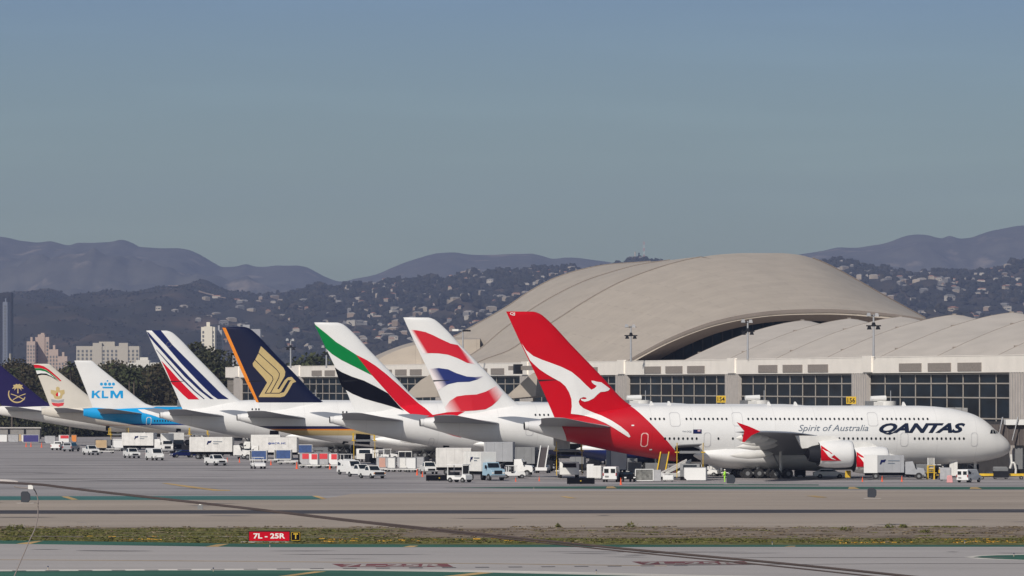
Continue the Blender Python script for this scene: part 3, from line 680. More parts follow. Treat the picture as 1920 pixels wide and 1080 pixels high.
def shell(near,far,thick,name='roof_shell',n=40,m=10,bulge=0.0,mm=None,seam=True):
    N=resample(near,n); Fr=resample(far,n)
    vs=[];fs=[]
    for j in range(m+1):
        s=j/m
        for i in range(n):
            p=N[i].lerp(Fr[i],s); p=p+Vector((0,0,bulge*4*s*(1-s)*math.sin(math.pi*i/(n-1)))); vs.append(loc(p))
    top=len(vs); vs+=[(x,y,z-thick) for x,y,z in vs]
    for j in range(m):
        for i in range(n-1):
            a=j*n+i; fs.append((a,a+1,a+n+1,a+n)); fs.append((top+a,top+a+n,top+a+n+1,top+a+1))
    for i in range(n-1):
        fs.append((i,top+i,top+i+1,i+1)); a=m*n+i; fs.append((a,a+1,top+a+1,top+a))
    for j in range(m):
        a=j*n; fs.append((a,a+n,top+a+n,top+a)); a=j*n+n-1; fs.append((a,top+a,top+a+n,a+n))
    b=MB(); b.add(vs,fs,mm or CONC)
    return b.build(name,term,smooth=True)
# great hall: nearest big shell, then two more stepping down behind it
Nn=[W(x,y,1270) for x,y in ((1150,694),(1185,672),(1215,655),(1250,637),(1295,618),(1340,603),(1395,591),(1450,584),(1500,581.5),(1550,581),(1600,583),(1650,587.5),(1690,592),(1740,600))]
Ff=[W(x,y,1360) for x,y in ((872,694),(905,676),(954,658),(1000,627),(1050,596),(1100,564),(1160,531),(1215,509),(1264,493.5),(1310,483),(1345,477.5),(1400,474.5),(1460,474.5),(1500,478),(1535,489),(1600,522),(1660,556),(1735,597))]
hall=shell(Nn,Ff,.9,'hall_roof',n=64,m=16,bulge=1.2)
def offs(P,dx,dz,dy): return [(p[0]+dx,p[1]+dy,p[2]+dz) for p in P]
# fascia and soffit of the front arch
Ns=resample(Nn,64)
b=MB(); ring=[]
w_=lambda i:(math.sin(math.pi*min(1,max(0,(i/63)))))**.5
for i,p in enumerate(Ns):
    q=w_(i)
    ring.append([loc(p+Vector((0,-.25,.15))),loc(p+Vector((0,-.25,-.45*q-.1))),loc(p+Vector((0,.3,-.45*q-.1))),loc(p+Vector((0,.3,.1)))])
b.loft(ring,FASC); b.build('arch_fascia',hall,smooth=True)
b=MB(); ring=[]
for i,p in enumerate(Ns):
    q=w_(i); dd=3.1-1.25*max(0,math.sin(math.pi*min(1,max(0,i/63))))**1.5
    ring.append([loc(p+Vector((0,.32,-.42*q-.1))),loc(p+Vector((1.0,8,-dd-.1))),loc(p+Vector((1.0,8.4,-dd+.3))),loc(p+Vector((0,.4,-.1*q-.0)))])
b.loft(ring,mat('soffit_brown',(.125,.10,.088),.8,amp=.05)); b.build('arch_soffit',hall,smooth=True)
b=MB(); ring=[]
for i,p in enumerate(Ns):
    a=p+Vector((1.5,9,-1.2)); ring.append([loc(a),loc((a[0],a[1],12)),loc((a[0],a[1]+.4,12)),loc((a[0],a[1]+.4,a[2]))])
gl=b.loft(ring,TG,caps=False).build('arch_window',hall)
b=MB()
for i in range(2,62,2):
    p=Ns[i]+Vector((1.5,8.7,-1.3)); q=loc(p); b.box(q[0]-.12,q[0]+.12,q[1]-.12,q[1]+.12,14,q[2],DARK)
b.build('window_post',gl)
# crease on the hall roof
Fs=resample(Ff,64); cr=[]
for s_ in range(21):
    s=s_/20; i0=38+ (46-38)*0
    a=Ns[int(47)].lerp(Fs[int(36)],1-s) if False else None
c0=Vector(W(1342,478.2,1359)); c1=Vector(W(1500,545,1300))
# second and third shells
S1n=[W(x,y,1362) for x,y in ((870,700),(900,682),(950,664),(1000,632),(1050,601),(1100,569),(1160,536),(1215,514),(1264,498),(1310,488),(1345,482))]
S1f=[W(x,y,1440) for x,y in ((800,700),(850,682),(890,662),(944,618),(993,583),(1045,552),(1100,526),(1150,509.5),(1200,496.5),(1250,489),(1300,482.5),(1350,480))]
shell(S1n,S1f,4,bulge=.8)
S2n=[W(x,y,1444) for x,y in ((800,704),(850,687),(890,668),(944,624),(993,589),(1045,558),(1100,532),(1150,515),(1200,502),(1250,494))]
S2f=[W(x,y,1520) for x,y in ((760,700),(800,668),(850,633),(880,616),(923,592),(950,576),(993,547),(1040,522),(1090,506),(1140,496.5),(1207,491.5),(1280,485.5))]
shell(S2n,S2f,4,bulge=.6)
S3n=[W(x,y,1446) for x,y in ((690,690),(703,678),(727,664),(773,648),(820,640),(853,637),(900,636))]
S3f=[W(x,y,1530) for x,y in ((690,676),(703,668),(727,657),(773,642),(820,634.5),(853,631.5),(900,630))]
shell(S3n,S3f,9,bulge=0)
S4n=[W(x,y,1385) for x,y in ((655,700),(690,684),(745,668),(820,655),(880,646),(940,640))]
S4f=[W(x,y,1444) for x,y in ((640,696),(685,682),(740,667),(810,655),(860,647),(920,640))]
# rib joints drawn by raised seam capping on the hall roof
b=MB()
for P0,P1 in ((Ns[45],Fs[33]),):
    pts=[P0.lerp(P1,i/14)+Vector((0,-.2,.10+1.2*4*(i/14)*(1-i/14)*math.sin(math.pi*42/63))) for i in range(5,15)]
    for a,c in zip(pts,pts[1:]): b.cyl(loc(a),loc(c),.07,mat('seam_and_shade_line',(.17,.145,.125),.8),6)
b.build('roof_seam',hall)
b=MB(); v=Vector(W(1515,549,1296)); b.cyl(loc(v),loc(v+Vector((0,0,.5))),1.5,LOUV,14); b.build('roof_vent',hall)
b=MB()
for a,c in zip(Fs[47:],Fs[48:]): b.cyl(loc(a+Vector((0,-.2,.05))),loc(c+Vector((0,-.2,.05))),.22,FASC,6)
for P_ in (Fs[:34],resample(S1f,40)[:34],resample(S2f,40)[:36]):
    b.build('roof_edge_trim' if len(b.mats) and b.mats[0] is FASC else 'roof_joint_and_shade',hall); b=MB()
    for a,c in zip(P_,P_[1:]): b.cyl(loc(a+Vector((-.1,.1,-.02))),loc(c+Vector((-.1,.1,-.02))),.24,mat('seam_and_shade_line',(.17,.145,.125),.8),6)  # dark tubes stand in for the shade line at each roof step
b.build('roof_joint_and_shade',hall)
# row of small concourse roof shells
SHC=mat('vault_cladding',(.44,.40,.355),.75,amp=.07,scale=.25,stretch=(1,.35,3))
prof=[(10,15.8),(15.5,18.5),(22,21.4),(26,22.95),(31,24.5),(36,25.6),(39,25.95),(41.3,25.3),(46,23.6),(52,20.8),(60,17),(68,14)]
for D in (1230,1197,1163,1129,1095,1061,1027,993,959):
    tt=(D-SR*39-962)/CR
    def L2W(x,t,z): return (T0[0]+x*CR-t*SR,T0[1]+x*SR+t*CR,z)
    far=[L2W(x,tt,z) for x,z in prof]; sm=lambda x:(lambda q:q*q*(3-2*q))(min(1,max(0,(x-17)/23))); near=[L2W(x,tt-35.5,z-3.4*sm(x)) for x,z in prof]
    sh=shell(near,far,1.2,'roof_shell',n=36,m=6,bulge=.25,mm=SHC)
    P=resample(far,36); b=MB()
    for a,c in zip(P[2:24],P[3:24]): b.cyl(loc(a+Vector((0,-.1,-.02))),loc(c+Vector((0,-.1,-.02))),.08,mat('seam_and_shade_line',(.17,.145,.125),.8),6)
    b.build('roof_joint_and_shade',sh); b=MB()
    for i in range(5,34,6): b.box(*[c for q in [loc(P[i])] for c in (q[0]-.3,q[0]+.3,q[1]-.3,q[1]+.3,q[2]-.1,q[2]+.18)],LOUV)
    b.build('roof_cleat',sh)
# sloping buttress roofs that land in front of the concourse
for pts,D in (([(1008,704),(1004,743),(946,748),(956,737),(975,720),(990,706),(1000,699)],1180),([(833,700),(828,744),(757,746),(772,728),(790,712),(812,699),(825,697)],1285)):
    P=[W(x,y,D) for x,y in pts]; Pb=[(p[0]+3.3,p[1]+14,p[2]) for p in P]; b=MB(); n=len(P)
    b.add([loc(p) for p in P+Pb],[tuple(range(n)),tuple(range(n,2*n))[::-1]]+[(i,(i+1)%n,(i+1)%n+n,i+n) for i in range(n)],CONC); b.build('buttress_roof',term)
b=MB(); p=loc(W(975,690,1170)); b.box(p[0],p[0]+2,p[1]-22,p[1]+10,p[2]-.4,p[2]+.4,LOUV); p2=loc(W(969,689,1170)); b.box(p2[0]-.5,p2[0]+.9,p2[1]-.8,p2[1]+.8,p2[2]-1.2,p2[2]+.6,DARK); b.build('roof_gantry',term)
# far north pier building
np_=thing('pier_building','low pale concourse end with two window bands behind the navy tail','building',(0,0,0))
b=MB(); x0,y0,_=W(431,700,1700); x1,_,_=W(640,700,1700)
zt=HC-(705-HY)*1700/F; zu=HC-(686-HY)*1700/F
b.box(x0,x1,1700,1760,0,zt,PIER); b.box(x0+2.8,x1,1703,1760,zt,zu,PAR); b.build('wall',np_)
g=MB(); 
for a,c in ((437,470),(500,560),(590,640)):
    xa,_,_=W(a,700,1700); xc,_,_=W(c,700,1700); w=MB().box(xa,xc,1699.7,1699.9,5.5,zt-.8,TG).build('window_band',np_)
    mm=MB()
    for i in range(int((xc-xa)/2)+1): mm.box(xa+i*2-.08,xa+i*2+.08,1699.5,1699.68,5.5,zt-.8,MULL)
    mm.box(xa,xc,1699.45,1699.66,10.1,10.5,MULL); mm.build('mullion_grid',w)

# light masts on the parapet / roofs
def mast(x,ytop,ybase,D,label,arm=False):
    X,Y,zt=W(x,ytop,D); zb=W(x,ybase,D)[2]
    t=thing('light_mast',label,'light mast',(X,Y,zb),0,'light masts over the terminal')
    h=zt-zb; b=MB(); b.cyl((0,0,0),(0,0,h),.20,GREYP,8,r2=.13); b.build('pole',t)
    if arm:
        MB().box(-2.0,.2,-.15,.15,h-.2,h,GREYP).build('arm',t); MB().box(-2.2,-.9,-.35,.35,h-.3,h+.1,OFFW).build('lamp_head',t); MB().box(-.1,1.6,-.35,.35,h-.4,h-.05,DARK).build('lamp_head',t)
    else:
        MB().box(-1.2,1.2,-.12,.12,h-1.9,h-1.7,DARK).build('crossbar',t); MB().box(-1.0,1.0,-.12,.12,h-.3,h-.15,DARK).build('crossbar',t)
        for xx,zz,m_ in ((-.8,h-.05,GREYP),(.5,h-.1,ALU),(-.7,h-2.2,DARK),(.7,h-2.2,DARK),(0,h-1.6,DARK)):
            MB().prism([(xx-.38,zz-.2),(xx+.38,zz-.2),(xx+.22,zz+.35),(xx-.22,zz+.35)],-.3,.25,m_).build('floodlight',t)
mast(1183,611,678,1185,'grey floodlight mast rising in front of the great curved roof, left of the wide arch')
mast(1402,602,674,1115,'floodlight mast in front of the dark arch window, between the two yellow gate signs')
mast(1638,590,668,1035,'floodlight mast before the right end of the big arch')
mast(545,637,690,1500,'small floodlight mast rising behind the navy tail with the gold bird')
mast(868,618,690,1320,'street-style lamp on a thin pole right of the red and navy waved tail',arm=True)
mast(612,650,690,1480,'thin pole with lamps between the gold bird tail and the green ribbon tail')
# gate number signs and jet bridges
def gate_sign(x,y,D,txt,label):
    X,Y,Z=W(x,y,D); t=thing('gate_sign',label,'sign',(X,Y,Z-.7),R(0))
    w=.78; MB().box(-w,w,-.1,.1,0,1.15,YEL).build('panel',t); MB().box(-.08,.08,.1,.26,-6,.9,GREYP).build('post',t)
    bm=text_bm(txt,1.2,.75,bold=.02)
    for v in bm.verts: v.co=(v.co.x-.6,-.12,v.co.z+.2)
    me=bpy.data.meshes.new('numerals'); bm.to_mesh(me); bm.free(); me.materials.append(DARK); o=bpy.data.objects.new('numerals',me); C.objects.link(o); o.parent=t
gate_sign(1352,747,1070,'154','yellow gate sign reading 154 above the open cargo door end of the fuselage')
gate_sign(1596,749,1005,'156','yellow gate sign reading 156 above the slogan lettering')
def bridge(x,y,D,label,dark=False,L=26):
    X,Y,Z=W(x,y,D)
    t=thing('jet_bridge',label,'jet bridge',(X,Y,0),ROT,'jet bridges along the terminal')
    zf=Z-2.9; BR=mat('bridge_cladding',(.10,.085,.08),.7,amp=.12,scale=1) if dark else mat('bridge_grey',(.33,.33,.33),.6,amp=.1)
    b=MB(); b.box(3,L,-1.5,1.5,zf-2,zf+.95,BR)
    for i in range(int((L-3)/1.2)): b.box(3+i*1.2,3.15+i*1.2,-1.6,1.6,zf-2,zf+1.0,BR)
    b.build('tunnel',t)
    b=MB(); b.cyl((1.2,0,zf-.4),(1.2,0,zf+2.0),1.5,OFFW,16); b.box(-1.2,1.2,-1.2,1.2,zf-.2,zf+1.9,OFFW); cab=b.build('cab',t,smooth=True)
    MB().box(-1.25,-1.21,-1.0,1.0,zf+.7,zf+1.6,GLASS).build('window',cab)
    MB().box(-1.9,-1.26,-1.3,1.3,zf-.1,zf+2.0,MIDG).build('weather_hood',cab)
    MB().cyl((-1.3,0,zf+2.35),(1.1,0,zf+2.45),.42,WHITE,10).build('roof',cab)
    b=MB()
    for yy in (-1.3,1.3): b.box(9,9.5,yy-.2,yy+.2,.6,zf-.2,OFFW)
    b.box(8.2,10.3,-1.6,1.6,.5,1.0,OFFW); lg=b.build('leg',t)
    for yy in (-1.7,1.7): add_wheel(lg,9.2,yy,.55,.55,.35)
    b=MB(); b.cyl((1.6,-1.0,zf+2),(1.6,-1.0,zf+3.6),.06,GREYP,6); b.build('aerial',t)
    return t
bridge(1190,740,1062,'jet bridge cab with a white roof just right of the red kangaroo tail')
bridge(1412,740,1040,'jet bridge cab with a white roof right of the gate sign reading 154')
bridge(1648,741,985,'jet bridge cab with a white roof right of the gate sign reading 156')
bridge(575,737,1290,'jet bridge cab seen between the gold bird tail and the green ribbon tail')
bridge(350,742,1420,'pale jet bridge cab low beside the slanting navy stripes tail')
# large dark bridge beyond the nose
X,Y,Z=W(1885,790,951)
t=thing('jet_bridge','brown corrugated jet bridge with a white roof beyond the aircraft nose','jet bridge',(0,0,0),0,'jet bridges along the terminal')
BRN=mat('bridge_brown',(.085,.07,.066),.7,amp=.15,scale=1.5)
def P3(x,y,D): return W(x,y,D)
b=MB(); x0,_,z0=P3(1858,835,953); x1,_,z1=P3(1990,796,953)
b.box(x0,x1,952,956,z0,z1,BRN)
for i in range(14): b.box(x0+i*.8,x0+i*.8+.12,951.88,952,z0,z1,mat('bridge_rib',(.13,.11,.10),.7))
b.build('tunnel',t)
xa,_,za=P3(1886,798,951); xb,_,zb=P3(1920,793,951); MB().box(xa,xb+4,951.2,955,zb-.3,zb+.5,WHITE).build('roof',t)
b=MB()
for a,c in (((1874,812),(1880,782)),((1898,826),(1909,782))):
    p=P3(a[0],a[1],951); q_=P3(c[0],c[1],951); b.cyl(p,q_,.11,STEEL,6)
b.build('brace',t)
b=MB(); xa,_,_=P3(1905,850,951); b.box(xa,xa+1.1,952.5,953.6,0,z0,MIDG); b.box(xa-2.4,xa+3.2,951.6,954.6,.4,1.0,DARK); lg=b.build('leg',t)
add_wheel(lg,xa-1.6,951.9,.55,.55,.35); add_wheel(lg,xa+2.4,951.9,.55,.55,.35)
b=MB(); pts=[P3(1896,852,950.5),P3(1897,870,950.4),P3(1894,878,950.3),P3(1897,868,950.2),P3(1902,868,950.2),P3(1905,880,950.2),P3(1904,893,950.2)]
for a,c in zip(pts,pts[1:]): b.cyl(a,c,.17,OFFW,8)
b.build('power_cable',t)
# ------------------------------------------------------------------ ground
def ground_mat(name,col,amp=.12,col2=None,rough=.85,joints=None,streak=1.0):
    m=bpy.data.materials.new(name); m.use_nodes=True; nt=m.node_tree; b=nt.nodes['Principled BSDF']; b.inputs['Roughness'].default_value=rough; b.inputs['Specular IOR Level'].default_value=.2
    tc=nt.nodes.new('ShaderNodeTexCoord'); last=None
    def noise(sc,detail,mn,mx,rough_=.55):
        mp=nt.nodes.new('ShaderNodeMapping'); mp.inputs['Scale'].default_value=sc; nt.links.new(tc.outputs['Object'],mp.inputs['Vector'])
        n=nt.nodes.new('ShaderNodeTexNoise'); n.inputs['Scale'].default_value=1; n.inputs['Detail'].default_value=detail; n.inputs['Roughness'].default_value=rough_
        nt.links.new(mp.outputs['Vector'],n.inputs['Vector'])
        r=nt.nodes.new('ShaderNodeMapRange'); r.inputs['From Min'].default_value=.32; r.inputs['From Max'].default_value=.68; r.inputs['To Min'].default_value=mn; r.inputs['To Max'].default_value=mx
        nt.links.new(n.outputs['Fac'],r.inputs['Value']); return r.outputs['Result']
    a=noise((.03,.06,1),4,1-amp,1+amp); c=noise((1.3,1.3,1),6,1-amp*.55,1+amp*.45); d=noise((.012*streak,.075,1),7,1-amp*1.5,1+amp*.9,.7)
    def mul(p,q):
        x=nt.nodes.new('ShaderNodeMath'); x.operation='MULTIPLY'; nt.links.new(p,x.inputs[0]); nt.links.new(q,x.inputs[1]); return x.outputs[0]
    f=mul(mul(a,c),d)
    if joints:
        br=nt.nodes.new('ShaderNodeTexBrick'); br.offset=0; br.inputs['Scale'].default_value=1; br.inputs['Brick Width'].default_value=joints; br.inputs['Row Height'].default_value=joints
        br.inputs['Mortar Size'].default_value=.09; br.inputs['Color1'].default_value=(1.03,1.03,1.03,1); br.inputs['Color2'].default_value=(.95,.95,.95,1); br.inputs['Mortar'].default_value=(.72,.72,.72,1)
        nt.links.new(tc.outputs['Object'],br.inputs['Vector']); 
        bw=nt.nodes.new('ShaderNodeRGBToBW'); nt.links.new(br.outputs['Color'],bw.inputs[0]); f=mul(f,bw.outputs[0])
    mx=nt.nodes.new('ShaderNodeMix'); mx.data_type='RGBA'; mx.inputs[6].default_value=(*col,1); mx.inputs[7].default_value=(*(col2 or col),1)
    e=noise((.02,.03,1),3,0,1); nt.links.new(e,mx.inputs['Factor'])
    s=nt.nodes.new('ShaderNodeVectorMath'); s.operation='SCALE'; nt.links.new(mx.outputs[2],s.inputs[0]); nt.links.new(f,s.inputs['Scale']); nt.links.new(s.outputs[0],b.inputs['Base Color'])
    return m
def sheet(name,px,z,m,kind='structure',parent=None):
    vs=[G(x,y,0) for x,y in px]; vs=[(a,b_,z) for a,b_,_ in vs]
    bm=bmesh.new(); bm.faces.new([bm.verts.new(v) for v in vs]); bmesh.ops.triangulate(bm,faces=bm.faces); bmesh.ops.recalc_face_normals(bm,faces=bm.faces)
    if sum(f.normal.z for f in bm.faces)<0: bmesh.ops.reverse_faces(bm,faces=bm.faces)
    me=bpy.data.meshes.new(name); bm.to_mesh(me); bm.free(); me.materials.append(m)
    o=bpy.data.objects.new(name,me); C.objects.link(o)
    if kind: o['kind']=kind
    if parent: o.parent=parent
    return o
b=MB(); b.add([(-4250,-150,0),(4250,-150,0),(4250,20800,0),(-4250,20800,0)],[(0,1,2,3)],ground_mat('apron_pavement',(.272,.254,.250),.18,(.31,.29,.286),streak=1.0)); b.build('ground',kind='structure')
SH=ground_mat('beige_shoulder',(.34,.285,.235),.09,(.31,.26,.212),streak=.5)
sheet('shoulder_pavement',[(-700,938),(600,936),(660,926),(1100,920),(2700,918),(2700,989),(1400,989),(900,990),(-700,987)],.004,SH)
sheet('taxiway_edge_band',[(-700,957),(960,956.5),(2700,953.5),(2700,959.5),(960,963),(-700,964)],.008,ground_mat('dark_asphalt',(.060,.055,.060),.2))
sheet('inner_taxiway',[(-700,1009),(480,1019),(2700,1022),(2700,1250),(-700,1250)],.012,ground_mat('light_concrete',(.37,.345,.33),.07,(.335,.312,.30),streak=.3))
TEAL=ground_mat('teal_paint',(.045,.135,.125),.2,(.055,.15,.135)); GRP=ground_mat('green_paint',(.030,.098,.066),.2,(.036,.11,.075)); YLW=ground_mat('yellow_paint',(.46,.31,.13),.25); WHL=ground_mat('white_line_paint',(.55,.52,.47),.2)
DKT=ground_mat('tyre_marks',(.12,.11,.115),.35); REDM=ground_mat('red_marking_paint',(.17,.060,.062),.3); WTX=ground_mat('worn_white_paint',(.34,.31,.29),.3)
sheet('teal_margin',[(-700,931.5),(520,930),(585,930),(604,936.5),(520,937.3),(-700,938.6)],.012,TEAL)
sheet('green_margin',[(830,914.5),(1000,912.5),(1140,912),(1500,912.8),(2700,914),(2700,919),(1500,917),(1140,916.5),(1000,916)],.012,GRP)
sheet('green_margin',[(1130,908.2),(1300,907.6),(1535,908.6),(1535,910.2),(1300,909.6)],.012,GRP)
sheet('green_margin',[(-700,1006),(100,1014),(480,1020),(900,1021.3),(2700,1022.4),(2700,1025),(1400,1025.8),(900,1026.3),(480,1026.3),(100,1021),(-700,1013)],.016,GRP)
sheet('white_edge_line',[(-700,1076),(0,1068.6),(480,1066.6),(620,1066.8),(900,1069),(1300,1078),(1500,1082),(1500,1110),(-700,1110)],.016,WHL)
sheet('green_island',[(-700,1079),(0,1071.6),(300,1070),(480,1069.6),(640,1070),(900,1073.5),(1180,1080),(1400,1087),(1400,1250),(-700,1250)],.020,GRP)
isl=[(1808,1045),(1830,1042),(1870,1040.2),(1930,1039.4),(2100,1039),(2100,1052.5),(1930,1051.3),(1870,1049.5),(1830,1047.6)]
sheet('white_edge_line',isl,.016,WHL)
sheet('green_island',[(1825,1045),(1840,1043),(1870,1041.5),(1930,1040.5),(2100,1040),(2100,1051.5),(1930,1050.3),(1870,1048.3),(1840,1046.6)],.020,GRP)
for pts in ([(115,931.3),(128,931.2),(147,937),(134,937.4)],[(585,930),(596,930),(612,935),(604,936.6)],[(1138,912.6),(1150,912.4),(1157,916),(1136,916)],[(1592,913.4),(1602,913.4),(1612,917),(1590,917)],[(1820,913.6),(1832,913.6),(1842,917.3),(1818,917.3)],
            [(1050,931),(1062,931),(1082,934.5),(1068,934.5)],[(1512,930),(1528,929.6),(1552,932.8),(1534,933.2)],[(303,906.2),(313,906),(360,912),(410,918.5),(432,919),(432,920.4),(400,920.2),(352,914)],
            [(30,1020),(62,1015.6),(80,1014.6),(56,1020.6)],[(385,1025.4),(405,1021.4),(430,1019.9),(408,1025.6)],[(755,1026.1),(768,1023.6),(785,1023.8),(775,1026.2)],
            [(520,1081),(590,1072),(612,1072),(545,1081)],[(830,1081),(900,1073.4),(925,1074.4),(858,1082)],[(1470,1025.4),(1480,1024),(1492,1024),(1490,1025.4)]):
    sheet('yellow_marking',pts,.024,YLW)
sheet('taxiway_centreline',[(-700,1047),(40,1049.6),(480,1052.4),(900,1056.6),(1100,1059),(1250,1061),(1250,1061.9),(1100,1060.1),(900,1057.6),(480,1053.4),(40,1050.5),(-700,1048)],.020,ground_mat('faded_yellow_paint',(.36,.27,.17),.25))
sheet('taxiway_centreline',[(1250,1060.2),(1500,1058),(1700,1056.6),(2700,1055.6),(2700,1056.4),(1700,1057.4),(1500,1058.8),(1250,1061)],.020,ground_mat('worn_dark_line',(.17,.155,.15),.25))
for i in range(22):                                   # dark gaps of the hold-line pattern
    x=-40+62*i; y=1070.6-(x+40)*.0066 
    if x>560: y=1066.4-(x-560)*.0085
    sheet('dark_dash',[(x,y),(x+26,y-.15),(x+28,y+1.0),(x+2,y+1.15)],.024,DKT)
rnd=random.Random(3)
for i in range(26):                                   # skid marks and patched slabs
    x=rnd.uniform(-100,1900); y=rnd.choice([rnd.uniform(872,925),rnd.uniform(1030,1050),rnd.uniform(940,985)]); w=rnd.uniform(25,160); s=rnd.uniform(-1.2,1.2)*w/160
    h=rnd.uniform(.5,1.6)*(1 if y<930 else .8)
    sheet('rubber_mark',[(x,y),(x+w*.5,y+s*.5-h*.4),(x+w,y+s),(x+w*.55,y+s*.5+h*.5)],.008 if y<925 else .028,ground_mat('rubber_mark_%d'%(i%4),(.19-.015*(i%4),.175-.015*(i%4),.175-.015*(i%4)),.25) if i>3 or True else DKT)
for (x,y,w,h,sl) in ((-20,886,120,1.6,-.6),(60,887,70,.9,.2),(20,899,170,1.8,-.5),(150,901,190,1.2,.4),(330,893,150,.8,.3),(230,877,210,.9,0),(-10,872,160,.9,.2),(640,897,150,.9,-.3),(520,915,260,.8,.2),(820,925,300,.8,-.3),(1000,1035,420,.9,.6),(140,1033,150,1.6,.5),(520,1040,300,.7,.2),(1350,1046,500,.8,-.4),(140,979,26,.5,.9),(930,951,40,.4,.8),(1790,974,60,.5,.9)):
    sheet('worn_streak',[(x,y),(x+w*.2,y+sl*.2-h*.45),(x+w*.6,y+sl*.6-h*.5),(x+w,y+sl),(x+w*.7,y+sl*.7+h*.5),(x+w*.3,y+sl*.3+h*.45)],.030 if y>1020 else (.010 if y>938 else .0065),ground_mat('worn_streak_%d'%(int(w)%3),[(.20,.185,.183),(.175,.162,.162),(.225,.205,.195)][int(w)%3],.3,streak=4))
# painted runway-holding words
def ground_text(txt,x0,y0,x1,y1,z,m,name):
    A=G(x0,y1); B=G(x1,y1); Ct=G(x0,y0); bm=text_bm(txt,B[0]-A[0],Ct[1]-A[1],shear=0,bold=.03)
    for v in bm.verts: v.co=(A[0]+v.co.x+(v.co.z)*.0,A[1]+v.co.z,z)
    me=bpy.data.meshes.new(name); bm.to_mesh(me); bm.free(); me.materials.append(m); o=bpy.data.objects.new(name,me); C.objects.link(o); o['kind']='structure'
sheet('red_hold_marking',[(622,1057.6),(838,1057.4),(850,1063.3),(640,1063.6)],.024,REDM); ground_text('7L-25R',640,1058.2,830,1063,.030,WTX,'painted_runway_number')
sheet('red_hold_marking',[(1185,1053.4),(1395,1052.6),(1410,1058.6),(1205,1059.4)],.024,REDM); ground_text('7L-25R',1205,1054,1392,1058.8,.030,WTX,'painted_runway_number')

# grass strip between the pavements
def strip_mat():
    m=bpy.data.materials.new('dry_soil'); m.use_nodes=True; nt=m.node_tree; b=nt.nodes['Principled BSDF']; b.inputs['Roughness'].default_value=.95; b.inputs['Specular IOR Level'].default_value=.1
    tc=nt.nodes.new('ShaderNodeTexCoord'); mp=nt.nodes.new('ShaderNodeMapping'); mp.inputs['Scale'].default_value=(.22,.16,1); nt.links.new(tc.outputs['Object'],mp.inputs['Vector'])
    n=nt.nodes.new('ShaderNodeTexNoise'); n.inputs['Scale'].default_value=1; n.inputs['Detail'].default_value=8; n.inputs['Roughness'].default_value=.7; nt.links.new(mp.outputs['Vector'],n.inputs['Vector'])
    r=nt.nodes.new('ShaderNodeValToRGB'); e=r.color_ramp.elements; e[0].position=.35; e[0].color=(.10,.075,.052,1); e[1].position=.66; e[1].color=(.27,.22,.175,1)
    e.new(.5).color=(.19,.15,.115,1)
    nt.links.new(n.outputs['Fac'],r.inputs['Fac'])
    g=nt.nodes.new('ShaderNodeValToRGB'); e=g.color_ramp.elements; e[0].position=.35; e[0].color=(.066,.070,.018,1); e[1].position=.66; e[1].color=(.165,.15,.060,1)
    n2=nt.nodes.new('ShaderNodeTexNoise'); n2.inputs['Scale'].default_value=1; n2.inputs['Detail'].default_value=6; mp2=nt.nodes.new('ShaderNodeMapping'); mp2.inputs['Scale'].default_value=(.5,.3,1); nt.links.new(tc.outputs['Object'],mp2.inputs['Vector']); nt.links.new(mp2.outputs['Vector'],n2.inputs['Vector']); nt.links.new(n2.outputs['Fac'],g.inputs['Fac'])
    sp=nt.nodes.new('ShaderNodeSeparateXYZ'); nt.links.new(tc.outputs['Object'],sp.inputs[0])
    def M(op,a,b_,c=None):
        x=nt.nodes.new('ShaderNodeMath'); x.operation=op
        for i,v in enumerate((a,b_,c)):
            if v is None: continue
            if isinstance(v,(int,float)): x.inputs[i].default_value=v
            else: nt.links.new(v,x.inputs[i])
        return x.outputs[0]
    nn=M('MULTIPLY_ADD',n.outputs['Fac'],34,-17)
    near_=M('ADD',M('MULTIPLY_ADD',sp.outputs['Y'],-1,565),nn)            # green where Y is below about 565 m
    left_=M('ADD',M('MULTIPLY_ADD',sp.outputs['X'],-1,-12),M('MULTIPLY',nn,1.2))
    lf=M('MINIMUM',left_,M('ADD',M('MULTIPLY_ADD',sp.outputs['Y'],-1,603),M('MULTIPLY',nn,.4)))
    f=M('MAXIMUM',near_,lf); mr=nt.nodes.new('ShaderNodeMapRange'); mr.inputs['From Min'].default_value=-3; mr.inputs['From Max'].default_value=6; nt.links.new(f,mr.inputs['Value'])
    mx=nt.nodes.new('ShaderNodeMix'); mx.data_type='RGBA'; nt.links.new(mr.outputs['Result'],mx.inputs['Factor']); nt.links.new(r.outputs['Color'],mx.inputs[6]); nt.links.new(g.outputs['Color'],mx.inputs[7])
    nt.links.new(mx.outputs[2],b.inputs['Base Color']); return m
sheet('grass_strip_soil',[(-700,987),(900,990),(1400,989),(2700,989),(2700,1022.6),(900,1021.6),(480,1020.2),(100,1014.2),(-700,1006)],.020,strip_mat())
sheet('vehicle_track',[(-700,1004.5),(300,1006.3),(520,1007.2),(700,1008),(700,1009),(520,1008.4),(300,1007.6),(-700,1005.9)],.05,ground_mat('pale_soil_track',(.23,.20,.155),.25))
def leaf_mat(name,cols,rough=.8):
    m=bpy.data.materials.new(name); m.use_nodes=True; nt=m.node_tree; b=nt.nodes['Principled BSDF']; b.inputs['Roughness'].default_value=rough; b.inputs['Specular IOR Level'].default_value=.15
    g=nt.nodes.new('ShaderNodeNewGeometry'); r=nt.nodes.new('ShaderNodeValToRGB'); nt.links.new(g.outputs['Random Per Island'],r.inputs['Fac'])
    e=r.color_ramp.elements; e[0].color=(*cols[0],1); e[1].color=(*cols[-1],1)
    for i,c in enumerate(cols[1:-1]): e.new((i+1)/(len(cols)-1)).color=(*c,1)
    nt.links.new(r.outputs['Color'],b.inputs['Base Color']); return m
